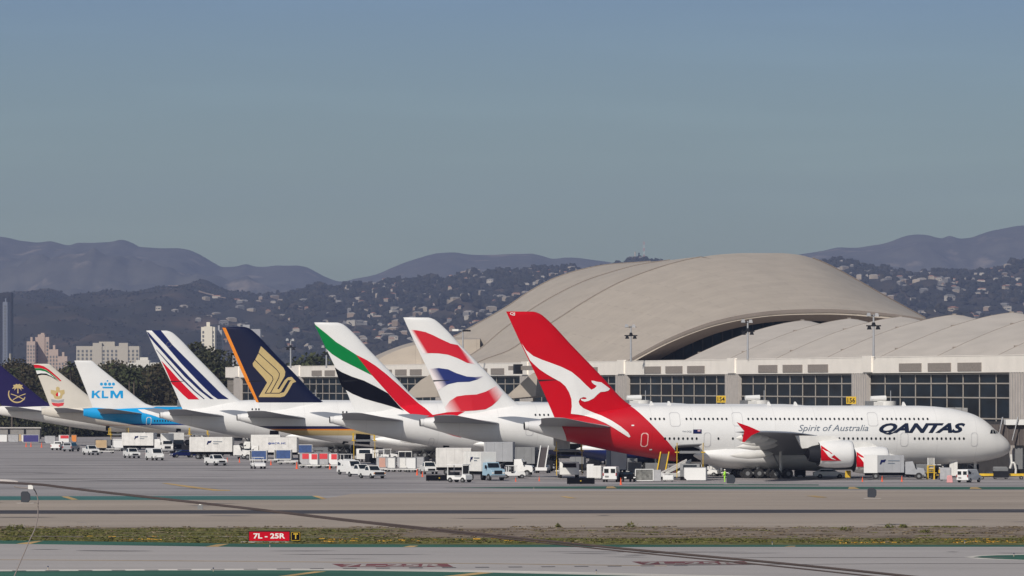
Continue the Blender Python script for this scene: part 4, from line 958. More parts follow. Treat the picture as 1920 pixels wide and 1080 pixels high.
GRS=leaf_mat('grass_blades',[(.066,.074,.016),(.095,.100,.026),(.14,.125,.048),(.080,.090,.020)])
DRY=leaf_mat('dry_grass_blades',[(.17,.13,.08),(.10,.075,.045),(.22,.18,.12)])
FLW=leaf_mat('wildflowers',[(.42,.22,.03),(.50,.29,.04),(.30,.20,.04)])
def tufts(name,n,fun,m,label,cat,hh=(.10,.24),seed=1):
    rs=np.random.RandomState(seed); vs=[];fs=[]; c=0
    while c<n:
        x=rs.uniform(-62,62); D=rs.uniform(545,611)
        if not fun(x/D*F+960, HY+HC*F/D, x, D): continue
        c+=1; h=rs.uniform(*hh); w=rs.uniform(.15,.5)
        for k in range(4):
            a=rs.uniform(0,math.pi); dx,dy=math.cos(a)*w/2,math.sin(a)*w/2; ox,oy=rs.normal(0,.14,2); lx,ly=rs.normal(0,.06,2); o=len(vs)
            vs+= [(x+ox-dx,D+oy-dy,.0),(x+ox+dx,D+oy+dy,.0),(x+ox+dx*.6+lx,D+oy+dy*.6+ly,h),(x+ox-dx*.6+lx,D+oy-dy*.6+ly,h*rs.uniform(.6,1))]; fs.append((o,o+1,o+2,o+3))
    me=bpy.data.meshes.new(name); me.from_pydata([tuple(map(float,v)) for v in vs],[],fs); me.materials.append(m)
    o=bpy.data.objects.new(name,me); C.objects.link(o); return tag(o,label,cat,kind='stuff')
def lower(px): return 1013.5+min(6.5,max(0,(px-100)*.017)) if px<480 else 1021
def gfun(px,y,x,D):
    if y>lower(px)+.3: return False
    nz=mnoise.noise(Vector((x*.11,D*.16,3)))+.5*mnoise.noise(Vector((x*.5,D*.5,8)))
    low=(y-(lower(px)-11))/11                        # green belt along the near edge
    left=max(0,min(1,(760-px)/400))
    return (low>0 and nz>-.32) or (left>0 and y>991 and nz>-.05+.25*(1-left)) or nz>.52
tufts('grass',9000,gfun,GRS,'short green grass along the near edge of the strip','grass',(.03,.10),seed=2)
tufts('dry_grass',3500,lambda px,y,x,D: y<lower(px) and mnoise.noise(Vector((x*.2,D*.2,30)))>-.05,DRY,'dry brown grass and weeds scattered over the strip','grass',(.03,.09),seed=3)
tufts('wildflowers',170,lambda px,y,x,D: lower(px)-10<y<lower(px)-1.5 and mnoise.noise(Vector((x*.16,D*.2,55)))>.12 and (600<px<1080 or 150<px<300 or px>1500),FLW,'orange wildflowers in the grass strip','flowers',(.07,.13),seed=4)
# bushy clumps on the far edge of the strip
for i,(x,y,w,h) in enumerate([(20,992,.9,.5),(37,992,1.0,.45),(1182,989,1.3,.55),(1047,989,.6,.3),(1668,990,1.3,.4),(1693,990,.8,.35),(1585,995,1.6,.35),(1735,999,1.5,.3)]):
    X,Y,_=G(x,y); rs=np.random.RandomState(i); vs=[];fs=[]
    for k in range(90):
        p=rs.normal(0,1,3); p/=np.linalg.norm(p); p=p*rs.uniform(.5,1); c=np.array([X+p[0]*w/1.0*.5,Y+p[1]*w*.5,abs(p[2])*h])
        for q in (0,):
            a=rs.normal(0,.09,(3,3)); o=len(vs); vs+=[tuple(c+a[0]),tuple(c+a[1]),tuple(c+a[2])]; fs.append((o,o+1,o+2))
    me=bpy.data.meshes.new('weed_clump'); me.from_pydata([tuple(map(float,v)) for v in vs],[],fs); me.materials.append(GRS); o=bpy.data.objects.new('weed_clump',me); C.objects.link(o)
    lab=['small dark green weed clump at the far left end of the grass strip','dark weed clump at the left end of the grass strip, second from the edge','green weed clump on the far edge of the strip below the red tail','tiny weed clump on the strip edge, left of the clump below the red tail','low green weed clump below the title lettering, wider of the pair','small green weed clump below the title lettering, right of the wider one','flat weed clump on bare soil below the front engine','flat weed clump on bare soil right of the ones below the title lettering'][i]
    tag(o,lab,'weed','weed clumps on the grass strip')

# ------------------------------------------------------------------ hills
def ridge(name,pts,D,Dbase,cols,seed,nx=900,ny=70,relief=.22,zf=1.0):
    fz=pchip([p[0] for p in pts],[p[1] for p in pts])
    x0=(pts[0][0]-960)*D/F; x1=(pts[-1][0]-960)*D/F
    vs=[];fs=[]
    H=lambda X: (HC-(fz(X/D*F+960)-HY)*D/F)
    def hz(X,Y):
        t=(Y-Dbase)/(D-Dbase)
        hc=H(X)
        if t<=1:
            base=hc*(t**.75 if t>0 else 0); s=math.sin(math.pi*min(1,max(0,t)))
            v=Vector((X/900,Y/1500,seed)); n=mnoise.noise(v)+.5*mnoise.noise(v*2.3)+.32*mnoise.noise(v*5.1)+.22*mnoise.noise(v*11)+.13*mnoise.noise(v*23)
            n+= -.6*abs(mnoise.noise(Vector((X/420,Y/1900,seed+5))))-.42*abs(mnoise.noise(Vector((X/170,Y/900,seed+9))))-.22*abs(mnoise.noise(Vector((X/75,Y/420,seed+13))))
            return max(0,base+n*relief*hc*s)
        return hc*(1-(t-1)*2.2)
    for j in range(ny+5):
        Y=Dbase+(D-Dbase)*j/ny
        for i in range(nx+1):
            X=x0+(x1-x0)*i/nx; jag=mnoise.noise(Vector((X/60,Y/300,seed)))*.006*H(X)
            vs.append((X,Y,hz(X,Y)+jag))
    for j in range(ny+4):
        for i in range(nx): a=j*(nx+1)+i; fs.append((a,a+1,a+nx+2,a+nx+1))
    me=bpy.data.meshes.new(name); me.from_pydata(vs,[],fs); me.polygons.foreach_set('use_smooth',[True]*len(me.polygons))
    m=bpy.data.materials.new(name+'_scrub'); m.use_nodes=True; nt=m.node_tree; b=nt.nodes['Principled BSDF']; b.inputs['Roughness'].default_value=.95; b.inputs['Specular IOR Level'].default_value=.05
    tc=nt.nodes.new('ShaderNodeTexCoord'); mp=nt.nodes.new('ShaderNodeMapping'); mp.inputs['Scale'].default_value=(.0075,.0045,.012); nt.links.new(tc.outputs['Object'],mp.inputs['Vector'])
    n=nt.nodes.new('ShaderNodeTexNoise'); n.inputs['Scale'].default_value=1; n.inputs['Detail'].default_value=10; n.inputs['Roughness'].default_value=.62; nt.links.new(mp.outputs['Vector'],n.inputs['Vector'])
    r=nt.nodes.new('ShaderNodeValToRGB'); e=r.color_ramp.elements; e[0].position=.38; e[0].color=(*cols[0],1); e[1].position=.68; e[1].color=(*cols[2],1); e.new(.55).color=(*cols[1],1)
    nt.links.new(n.outputs['Fac'],r.inputs['Fac']); nt.links.new(r.outputs['Color'],b.inputs['Base Color']); me.materials.append(m)
    o=bpy.data.objects.new(name,me); C.objects.link(o); o['kind']='structure'
    return hz
far=[(-1300,470),(-900,452),(-500,462),(-300,440),(-120,446),(0,444),(18,446),(40,451),(70,455),(92,453),(130,460),(145,456),(165,455),(185,455),(205,454),(226,450),(250,457),(262,463),(300,465),(335,466),(352,468),(370,475),(385,483),(400,492),(420,501),(440,500),(462,495),(480,499),(498,500),(520,498),(550,498),(575,502),(590,509),(610,519),(640,528),(670,522),(705,514),(735,502),(760,492),(790,483),(822,475),(850,474),(880,477),(900,478),(930,477),(960,476),(995,475),(1015,479),(1038,485),(1060,483),(1080,484),(1110,487),(1150,493),(1200,498),(1300,500),(1400,492),(1480,480),(1510,475),(1545,470),(1575,464),(1600,464),(1640,459),(1670,453),(1690,446),(1705,442),(1725,440),(1740,441),(1765,446),(1780,442),(1800,447),(1818,446),(1840,439),(1870,430),(1900,425),(1925,423),(2050,430),(2300,445),(2700,438),(3200,465)]
ridge('mountain_range',far,19000,14300,((.085,.08,.066),(.060,.058,.050),(.18,.15,.12)),3,relief=.27)
near=[(-1300,600),(-900,570),(-500,585),(-250,562),(-120,558),(0,552),(14,548),(25,546),(55,545),(88,541),(102,543),(118,549),(138,558),(155,554),(175,549),(195,544),(215,543),(240,547),(262,545),(285,540),(300,537),(330,536),(350,532),(370,526),(378,524),(390,527),(402,533),(420,541),(440,546),(460,546),(485,552),(505,548),(530,554),(560,550),(585,540),(600,537),(625,543),(650,537),(680,533),(700,535),(730,526),(760,527),(800,522),(835,521),(850,519),(875,512),(890,508),(905,512),(935,509),(960,510),(985,508),(1010,503),(1040,506),(1065,501),(1095,510),(1130,503),(1170,492),(1195,486),(1230,492),(1300,500),(1400,500),(1500,495),(1550,491),(1578,486),(1600,493),(1625,501),(1660,504),(1700,512),(1730,509),(1765,511),(1800,511),(1815,515),(1838,508),(1860,509),(1878,503),(1890,495),(1905,492),(1930,494),(2050,500),(2400,520),(2800,540),(3300,590)]
hzN=ridge('hillside',near,12000,7600,((.022,.022,.018),(.036,.032,.025),(.085,.062,.046)),9,nx=1000,ny=80,relief=.28)
def hill_strip(name,pts,w,m):
    L_=[];
    for x,y in pts:
        best=None
        for k in range(600):
            D=8000+4000*k/600; X=(x-960)*D/F; yy=HY-(hzN(X,D)-HC)*F/D
            if yy<=y: best=(X,D); break
        X,D=best or ((x-960),12000); L_.append((X,D,hzN(X,D)))
    b=MB(); n=len(L_); b.add([(X,D-w,hzN(X,D-w)+2.5) for X,D,z in L_]+[(X,D+w,hzN(X,D+w)+2.5) for X,D,z in L_],[(i,i+1,n+i+1,n+i) for i in range(n-1)],m); o=b.build(name); o['kind']='structure'
hill_strip('dirt_track',[(360,546),(372,549),(384,552),(397,555.5),(410,559),(423,562)],14,mat('track_dirt',(.30,.22,.16),.9,amp=.3,scale=.02))
hill_strip('dirt_track',[(316,538),(325,538.5),(334,538)],12,mat('track_dirt',(.30,.22,.16),.9))
# trees spread over the hillside
rs=np.random.RandomState(5); vs=[];fs=[]; t_=0.8506
ico=[( -.526,0,t_),(.526,0,t_),(-.526,0,-t_),(.526,0,-t_),(0,t_,.526),(0,t_,-.526),(0,-t_,.526),(0,-t_,-.526),(t_,.526,0),(-t_,.526,0),(t_,-.526,0),(-t_,-.526,0)]
icf=[(0,4,1),(0,9,4),(9,5,4),(4,5,8),(4,8,1),(8,10,1),(8,3,10),(5,3,8),(5,2,3),(2,7,3),(7,10,3),(7,6,10),(7,11,6),(11,0,6),(0,1,6),(6,1,10),(9,0,11),(9,11,2),(9,2,5),(7,2,11)]
ico=np.array(ico)
def clump(P,s,h):
    o=len(vs); q=ico*(1+rs.normal(0,.18,(12,1)))*np.array([s,s,h])+np.array(P); vs.extend(map(tuple,q.tolist())); fs.extend([(a+o,b_+o,c_+o) for a,b_,c_ in icf])
for i in range(15000):
    D=12000-abs(rs.normal(0,1))*900 if i%3==0 else rs.uniform(8200,12030); D=max(8200,min(D,12030)); X=rs.uniform(-.086,.086)*D
    px=X/D*F+960
    if px<520 and rs.rand()<.35: continue
    if mnoise.noise(Vector((X/160,D/260,2)))<-.12 and rs.rand()<.8: continue
    s=rs.uniform(3.5,8.5)*(.42 if px<520 else 1); h=rs.uniform(3,7.5)*(.35 if px<520 else 1); clump((X,D,hzN(X,D)+h*.5),s,h)
me=bpy.data.meshes.new('hillside_trees'); me.from_pydata(vs,[],fs); me.materials.append(leaf_mat('hill_foliage',[(.011,.012,.010),(.020,.019,.013),(.014,.015,.012),(.034,.029,.020)]))
o=bpy.data.objects.new('hillside_trees',me); C.objects.link(o); tag(o,'distant trees and scrub covering the hillside','trees',kind='stuff')
# houses on the hillside
HM=[]
WALLS=[mat('house_cream',(.28,.235,.18),.8,amp=.3,scale=.05),mat('house_white',(.34,.31,.265),.8,amp=.25,scale=.05),mat('house_tan',(.20,.15,.11),.8,amp=.2,scale=.05),mat('house_grey',(.14,.135,.13),.8,amp=.2,scale=.05)]
ROOFS=[mat('roof_terracotta',(.26,.12,.075),.8),mat('roof_grey',(.20,.19,.18),.8),mat('roof_pale',(.28,.25,.215),.8)]
for i,(w,d,h,hr,wm,rm) in enumerate([(16,10,5.5,2.2,0,0),(22,11,6.5,2.6,1,1),(13,10,6,2.0,2,2),(26,12,5,2.0,0,2),(18,10,7,2.4,3,1),(15,12,8,1.0,1,2)]):
    b=MB(); b.box(-w/2,w/2,-d/2,d/2,-6,h,WALLS[wm]); b.box(-w/2+1.5,-w/2+4,-d/2-.1,-d/2,1.5,3.2,GLASS); b.box(w/2-6,w/2-2,-d/2-.1,-d/2,1.2,3.4,GLASS); b.box(-1.5,1.5,-d/2-.1,-d/2,1.2,3.3,GLASS)
    e=.8; b.add([(-w/2-e,-d/2-e,h),(w/2+e,-d/2-e,h),(w/2+e,d/2+e,h),(-w/2-e,d/2+e,h),(-w/2+d*.4,0,h+hr),(w/2-d*.4,0,h+hr)],[(0,1,5,4),(1,2,5),(2,3,4,5),(3,0,4),(3,2,1,0)],ROOFS[rm])
    o=b.build('hillside_house'); HM.append(o.data); bpy.data.objects.remove(o)
desc=['cream house with a terracotta roof','long white house with a grey roof','tan house with a pale roof','long low cream house with a pale roof','grey house with a grey roof','tall white flat-topped house']
n=0; rs=np.random.RandomState(12)
while n<285:
    px=rs.uniform(280,1925)
    if 1130<px<1500: continue
    D=rs.uniform(8600,11950); X=(px-960)*D/F; z=hzN(X,D); y=HY-(z-HC)*F/D
    if px<620 and (y<560 or rs.rand()<.75): continue
    if mnoise.noise(Vector((X/230,D/330,7)))<-.08 and rs.rand()<.6: continue
    if y>690: continue
    k=rs.randint(0,6); o=bpy.data.objects.new('hillside_house',HM[k]); C.objects.link(o); s=rs.uniform(.38,.85)
    o.location=(X,D,z+.8); o.rotation_euler=(0,0,rs.uniform(-.9,.9)); o.scale=(s,s,s*rs.uniform(.8,1.1))
    side='behind the left tails' if px<640 else ('left of the great roof' if px<1160 else 'right of the great roof')
    tag(o,'distant %s %s'%(desc[k],side),'house','%s %s'%(['cream terracotta houses','long white houses','tan houses','long cream houses','grey houses','tall white houses'][k],side)); n+=1
# the many more houses beyond the ones built singly: one mass
vs=[];fs=[];mi=[]; n=0; rs=np.random.RandomState(77)
while n<750:
    px=rs.uniform(300,1925)
    if 1140<px<1500: continue
    D=rs.uniform(8600,11980); X=(px-960)*D/F; z=hzN(X,D); y=HY-(z-HC)*F/D
    if y>690 or (px<620 and (y<555 or rs.rand()<.6)): continue
    if mnoise.noise(Vector((X/200,D/300,17)))<-.05 and rs.rand()<.7: continue
    w,d,h=rs.uniform(2.5,8),rs.uniform(3,5),rs.uniform(1.8,4.2); a=rs.uniform(-.8,.8); ca,sa=math.cos(a),math.sin(a); o=len(vs); z+=rs.uniform(0,2.5)
    for zz in (-5,h):
        for dx,dy in ((-w,-d),(w,-d),(w,d),(-w,d)): vs.append((X+dx*ca-dy*sa,D+dx*sa+dy*ca,z+zz))
    vs+= [(X-w*.6*ca,D-w*.6*sa,z+h+1.5),(X+w*.6*ca,D+w*.6*sa,z+h+1.5)]
    k=rs.randint(0,4)
    for f in ((0,1,5,4),(1,2,6,5),(2,3,7,6),(3,0,4,7)): fs.append(tuple(o+i for i in f)); mi.append(k)
    k=4+rs.randint(0,3)
    for f in ((4,5,9,8),(5,6,9),(6,7,8,9),(7,4,8)): fs.append(tuple(o+i for i in f)); mi.append(k)
    n+=1
me=bpy.data.meshes.new('hillside_houses'); me.from_pydata([tuple(map(float,v)) for v in vs],[],fs)
for mm in WALLS+ROOFS: me.materials.append(mm)
me.polygons.foreach_set('material_index',mi); o=bpy.data.objects.new('hillside_houses',me); C.objects.link(o); tag(o,'small distant houses crowded over the far hillside','houses',kind='stuff')
# aerials on the hilltop behind the roof
X,Y,_=W(1195,484,11950); t=thing('hilltop_building','small dark hilltop station with two aerials at the left of the great roof','building',(X,Y,HC+238*11950/F-3))
MB().box(-16,14,-6,6,-6,6,WALLS[3]).build('wall',t); MB().cyl((-4,0,6),(-4,0,15),1.6,WALLS[1],10).build('water_tank',t); b=MB(); b.cyl((3,0,6),(3,0,13),1.2,DARK,8); b.build('aerial',t)
X,Y,_=W(1207,486,11980); t=thing('radio_mast','tall thin red and white radio mast on the hilltop','mast',(X,Y,HC+236*11980/F-3))
b=MB()
for i in range(6):
    for a in range(3):
        an=a*2.094; b.cyl((1.6*math.cos(an),1.6*math.sin(an),i*6),(1.6*math.cos(an),1.6*math.sin(an),i*6+6),.2,REDT if i%2 else OFFW,5)
b.build('lattice',t)

# ------------------------------------------------------------------ far city buildings
def tower(x0,x1,ytop,D,m,label,ybase=704,cols=8,steps=(),depth=30,winm=None,name='apartment_block',rowsn=0):
    X0=(x0-960)*D/F; X1=(x1-960)*D/F; zt=HC-(ytop-HY)*D/F
    t=thing(name,label,'building',((X0+X1)/2,D,0)); w=(X1-X0)/2
    b=MB(); b.box(-w,w,0,depth,0,zt,m)
    for a,c,y in steps: b.box((a-960)*D/F-(X0+X1)/2,(c-960)*D/F-(X0+X1)/2,-1.0,depth*.8,0,HC-(y-HY)*D/F,m)
    b.box(-w*.3,w*.2,depth*.3,depth*.6,zt,zt+4,m); b.build('wall',t)
    wm=winm or mat('tower_windows',(.10,.105,.11),.4,amp=.2)
    for i in range(cols):
        cx=-w+(i+.5)*2*w/cols; ww=w/cols*.45; b=MB(); z=6
        while z<zt-5: b.box(cx-ww,cx+ww,-.35,-.05,z,z+1.9,wm); z+=3.3
        b.build('window_column',t)
    return t
PINK=mat('pink_facade',(.36,.28,.235),.8,amp=.06); BEI=mat('beige_facade',(.36,.33,.28),.8,amp=.06)
tower(50,66,640,6000,PINK,'left wing of the stepped pink apartment tower above the trees',cols=3)
tower(66,92,632,6020,PINK,'tallest section of the stepped pink apartment tower above the trees',cols=4,steps=((71,84,627),))
tower(92,109,655,5990,PINK,'middle step of the pink apartment tower, right of its tallest section',cols=3)
tower(109,126,668,5980,PINK,'lowest step of the pink apartment tower above the trees',cols=3)
tower(143,261,649,5600,BEI,'wide beige slab apartment block with two rooftop boxes above the crowned tail',cols=15,steps=((174,191,643),(223,240,643)))
tower(377,403,613,5200,mat('pale_facade',(.58,.54,.45),.8,amp=.05),'tall pale apartment tower between the striped tail and the gold bird tail',cols=3,steps=((383,398,612),))
tower(403,416,619,5230,mat('grey_facade',(.30,.30,.31),.8,amp=.05),'narrow grey tower adjoining the tall pale apartment tower',cols=4)
tower(436,488,617,5700,mat('grey_facade'  ,(.30,.30,.31),.8),'broad grey tower half hidden by the navy gold bird tail',cols=7)
tower(-60,21,549,7000,mat('blue_glass_facade',(.028,.030,.040),.6,amp=.1,spec=.1),'dark blue glass tower at the left edge with a pale rooftop box',cols=9,winm=mat('blue_tower_windows',(.015,.018,.028),.5,spec=.1),name='office_tower')
tower(5,14,566,6950,mat('pale_tower_strip',(.12,.135,.175),.6),'narrow pale service tower in front of the dark blue glass tower',cols=1,name='office_tower')
tower(240,300,680,4800,mat('white_facade',(.55,.53,.48),.8),'long low white building above the trees behind the crowned tail',cols=10,steps=((255,280,675),))
tower(300,330,688,4600,BEI,'low beige building among trees left of the striped tail',cols=4)
tower(10,21,681,2600,WALLS[1],'small white box building among the trees at the left edge',cols=2,ybase=690)

# ------------------------------------------------------------------ trees beyond the apron
TRK=mat('bark',(.075,.06,.045),.9,amp=.2)
LEAFS=[leaf_mat('leaf_dark',[(.026,.030,.018),(.042,.044,.022),(.034,.038,.020),(.062,.060,.030)]),leaf_mat('leaf_brown',[(.040,.036,.020),(.060,.048,.026),(.030,.032,.018),(.075,.056,.03)]),leaf_mat('leaf_olive',[(.030,.038,.018),(.050,.058,.024),(.062,.066,.032)])]
def crown_mesh(seed,h,r,m,nleaf=1900,low=False):
    rs=np.random.RandomState(seed); vs=[];fs=[]
    lob=[(rs.normal(0,r*.42),rs.normal(0,r*.42),h*rs.uniform(.45,.86),r*rs.uniform(.34,.58)) for _ in range(13)]+[(0,0,h*.88,r*.4),(0,0,h*.5,r*.6),(rs.normal(0,r*.2),0,h*.97-r*.2,r*.25)]
    if low: lob=[(x,y,max(q*.55,(z-h*.35)*.9),q) for x,y,z,q in lob]
    for i in range(nleaf):
        x,y,z,q=lob[rs.randint(len(lob))]; p=rs.normal(0,1,3); p/=np.linalg.norm(p); p*=q*rs.uniform(.55,1.08)**.6
        c=np.array([x,y,z])+p*np.array([1,1,.85]); s=rs.uniform(.22,.55); A=rs.normal(0,1,3); A/=np.linalg.norm(A); B=np.cross(A,rs.normal(0,1,3)); B/=np.linalg.norm(B); o=len(vs)
        vs+= [tuple(c-A*s),tuple(c+B*s*.6),tuple(c+A*s),tuple(c-B*s*.6)]; fs.append((o,o+1,o+2,o+3))
    me=bpy.data.meshes.new('crown'); me.from_pydata([tuple(map(float,v)) for v in vs],[],fs); me.materials.append(m); return me,lob
PROTO=[]
for sd,h,r,m in ((1,17,6.5,0),(2,15,7.5,1),(3,19,5.5,0),(4,14,7,2),(5,18,8,1),(6,22,6,0),(7,9,6.5,0),(8,9,7,1)):
    me,lob=crown_mesh(sd,h,r,LEAFS[m],2300,low=(sd>6)); b=MB(); b.cyl((0,0,0),(0,0,h*.5),.42,TRK,8,r2=.28)
    for x,y,z,q in lob[:8]: b.cyl((0,0,h*.28),(x,y,z),.2,TRK,5,r2=.06)
    o=b.build('trunk'); tm=o.data; bpy.data.objects.remove(o); PROTO.append((me,tm,h))
def tree(x,ytop,D,k,label,group,name='broadleaf_tree'):
    me,tm,h=PROTO[k]; X=(x-960)*D/F; H=HC-(ytop-HY)*D/F; s=H/h
    t=thing(name,label,'tree',(X,D,0),random.uniform(0,6.28),group); t.scale=(s*random.uniform(.95,1.15),)*2+(s,)
    for nm,mm in (('crown',me),('trunk',tm)): o=bpy.data.objects.new(nm,mm); C.objects.link(o); o.parent=t
rt=random.Random(21)
row=[(-18,684),(6,689),(28,676),(45,690),(62,686),(88,695),(104,692),(120,697),(138,684),(152,690),(176,688),(196,682),(214,679),(232,690),(252,684),(268,692),(284,690),(300,684),(316,692),(338,672),(352,654),(368,637),(384,652),(402,688),(416,690),(433,682),(449,690)]
kinds=['dark','brownish','narrow dark','olive','wide brownish','tall dark','dark','brownish']
for i,(x,y) in enumerate(row):
    k=rt.choice([0,1,3,4]) if not 348<=x<=372 else 5
    where='left of the striped tail' if x<275 else ('tall, directly right of the striped tail' if 345<=x<=390 else 'between the striped tail and the gold bird tail')
    tree(x,y,1820+rt.uniform(-60,60),k,'%s broadleaf tree %s, front row'%(kinds[k],where),'%s front row trees %s'%(kinds[k],where))
for i in range(26):
    x=-20+18.5*i; k=rt.choice([0,1,2,3,4]); y=rt.uniform(690,706)
    tree(x,y,2050+rt.uniform(-60,60),k,'%s lower broadleaf tree in the second row behind the left tails'%kinds[k],'%s second row trees'%kinds[k])
for i in range(34):
    x=-40+14.5*i+rt.uniform(-4,4); k=rt.choice([6,7]); y=rt.uniform(722,745)
    tree(x,y,1690+rt.uniform(-20,20),k,'%s low bushy tree at the front edge of the tree belt'%kinds[k],'%s low front bushes'%kinds[k],name='bushy_tree')
for x,y in ((586,669),(660,680),(640,684),(565,683),(690,676)):
    tree(x,y,2000,rt.choice([0,3]),'small dark treetop showing over the concourse roof %s'%('nearest the lamp pole' if x<600 else 'behind the green ribbon tail'),'treetops over the concourse')
def palm(x,ytop,D,label):
    X=(x-960)*D/F; H=HC-(ytop-HY)*D/F; t=thing('palm_tree',label,'palm tree',(X,D,0),rt.uniform(0,6),'palm trees in the tree belt')
    MB().cyl((0,0,0),(.3,0,H-1),.28,TRK,8,r2=.2).build('trunk',t); b=MB()
    for i in range(26):
        a=i*2.4; el=.9-1.6*(i/26); pts=[]
        for s in range(6):
            r=.25+s*.48; pts.append(Vector((.3+r*math.cos(a),r*math.sin(a),H-1+math.sin(el)*r*.9-.09*r*r)))
        for p,q in zip(pts,pts[1:]):
            sd=Vector((-math.sin(a),math.cos(a),0))*.30; b.add([p-sd,p+sd,q+sd,q-sd],[(0,1,2,3)],LEAFS[2])
    b.build('crown',t)
for x,y,l in ((131,678,'thin palm rising between the cream tail and the crowned tail'),(243,690,'thin palm above the tree belt right of the crowned tail'),(251,696,'short palm beside the thin palm right of the crowned tail'),(408,682,'palm left of the gold bird tail'),(22,690,'palm behind the indigo tail')): palm(x,y,1660,l)
# grey blast fence at the left and low bank behind
t=thing('blast_fence','long grey blast fence behind the parked cargo at the far left','fence',(0,0,0)); x0,_,_=W(-60,800,1600); x1,_,_=W(77,800,1600); zt=HC-(801-HY)*1600/F
b=MB(); b.box(x0,x1,1600,1601,0,zt-.35,mat('fence_panel',(.22,.21,.20),.8,amp=.1)); b.build('panel',t); MB().box(x0,x1,1599.6,1601.2,zt-.3,zt,mat('fence_cap',(.42,.40,.38),.7)).build('cap',t)
for i in range(5): MB().box(x0+2+i*4,x0+2.3+i*4,1599.5,1599.95,0,zt-.36,DARK).build('post',t)
sheet('grass_bank',[(-300,797),(420,800),(420,806),(-300,806)],.03,leaf_mat('bank_grass',[(.05,.06,.025),(.06,.07,.03)]))
# ------------------------------------------------------------------ ramp vehicles (x forward, origin on the ground)
def wheels(t,xs,y,r=.38,w=.26):
    for x in xs:
        for s in (-1,1): add_wheel(t,x,s*y,r,r,w)
def pickup(paint=WHITE,suv=False,label='',cat='pickup truck'):
    t=thing('suv' if suv else 'pickup_truck',label,'suv' if suv else cat)
    L=2.65
    body=[(-L,.45),(-L,1.12),(-.3 if not suv else -L,1.12),(1.15,1.12),(2.45,1.02),(2.68,.85),(2.7,.45)]
    body=[(-L,.45),(-L,1.15),(1.15,1.15),(2.45,1.04),(2.68,.85),(2.7,.45)]
    b=MB(); b.prism(body,-.98,.98,paint); 
    if not suv: b.box(-L+.15,-.65,-.82,.82,1.15,1.18,DARK); b.box(-L,-.6,-.98,-.86,1.15,1.35,paint); b.box(-L,-.6,.86,.98,1.15,1.35,paint); b.box(-L,-L+.1,-.86,.86,1.15,1.35,paint)
    b.build('body',t,bevel=.03)
    back=-.55 if not suv else -L+.1
    cabp=[(back,1.15),(back+.12,1.80),(.45,1.86),(1.2,1.15)]
    c=MB(); c.prism(cabp,-.93,.93,paint,inset=.14,top=1.2); cab=c.build('cab',t)
    g=MB(); g.add([(1.19,-.80,1.22),(1.19,.80,1.22),(.56,.70,1.80),(.56,-.70,1.80)],[(0,1,2,3)],GLASS); g.build('windshield',cab)
    for o in g.v: pass
    for s in (-1,1):
        g=MB(); y=s*.945; g.add([(back+.2,y,1.2),(1.0,y,1.2),(.45,s*.84,1.72),(back+.25,s*.84,1.72)],[(0,1,2,3)],GLASS); g.build('side_window',cab)
    g=MB(); g.add([(back-.01,-.75,1.25),(back-.01,.75,1.25),(back+.10,.7,1.70),(back+.10,-.7,1.70)],[(0,1,2,3)],GLASS); g.build('rear_window',cab)
    MB().box(2.66,2.74,-.55,.55,.60,.88,DARK).build('grille',t); MB().box(2.6,2.84,-.98,.98,.38,.56,STEEL if not suv else MIDG).build('bumper',t)
    for s in (-1,1):
        MB().box(2.62,2.73,s*.78-.16,s*.78+.16,.70,.90,LAMP).build('headlight',t); MB().box(-L-.03,-L+.02,s*.88-.08,s*.88+.08,.75,1.05,TAIL).build('tail_light',t)
    wheels(t,(-1.65,1.75),.88); return t
def van(paint=WHITE,label=''):
    t=thing('van',label,'van')
    b=MB(); b.prism([(-2.7,.4),(-2.75,2.0),(-2.55,2.15),(1.1,2.15),(1.75,1.3),(2.6,1.05),(2.72,.45)],-1,1,paint,inset=.12,top=1.3); b.build('body',t,bevel=.03)
    g=MB(); g.add([(1.74,-.82,1.36),(1.74,.82,1.36),(1.18,.76,2.06),(1.18,-.76,2.06)],[(0,1,2,3)],GLASS)
    for v in range(4): g.v[v]=(g.v[v][0]+.04,g.v[v][1],g.v[v][2])
    g.build('windshield',t)
    for s in (-1,1):
        for x0,x1 in ((.5,1.35),(-.9,-.1),(-2.4,-1.4))[: 3]:
            MB().add([(x0,s*.965,1.38),(x1,s*.965,1.38),(x1-.15 if x1>1 else x1,s*.90,1.92),(x0,s*.90,1.92)],[(0,1,2,3)],GLASS).build('side_window',t)
        MB().box(2.66,2.75,s*.75-.17,s*.75+.17,.75,.95,LAMP).build('headlight',t); MB().box(-2.80,-2.74,s*.9-.06,s*.9+.06,.9,1.3,TAIL).build('tail_light',t)
    for s in (-1,1): MB().box(-2.80,-2.76,s*.46-.3,s*.46+.3,1.3,1.85,GLASS).build('rear_window',t)
    MB().box(-2.8,-2.76,.15,.65,.7,.9,MIDG).build('number_plate',t); MB().box(2.66,2.8,-.9,.9,.4,.58,MIDG).build('bumper',t)
    wheels(t,(-1.8,1.7),.9); return t
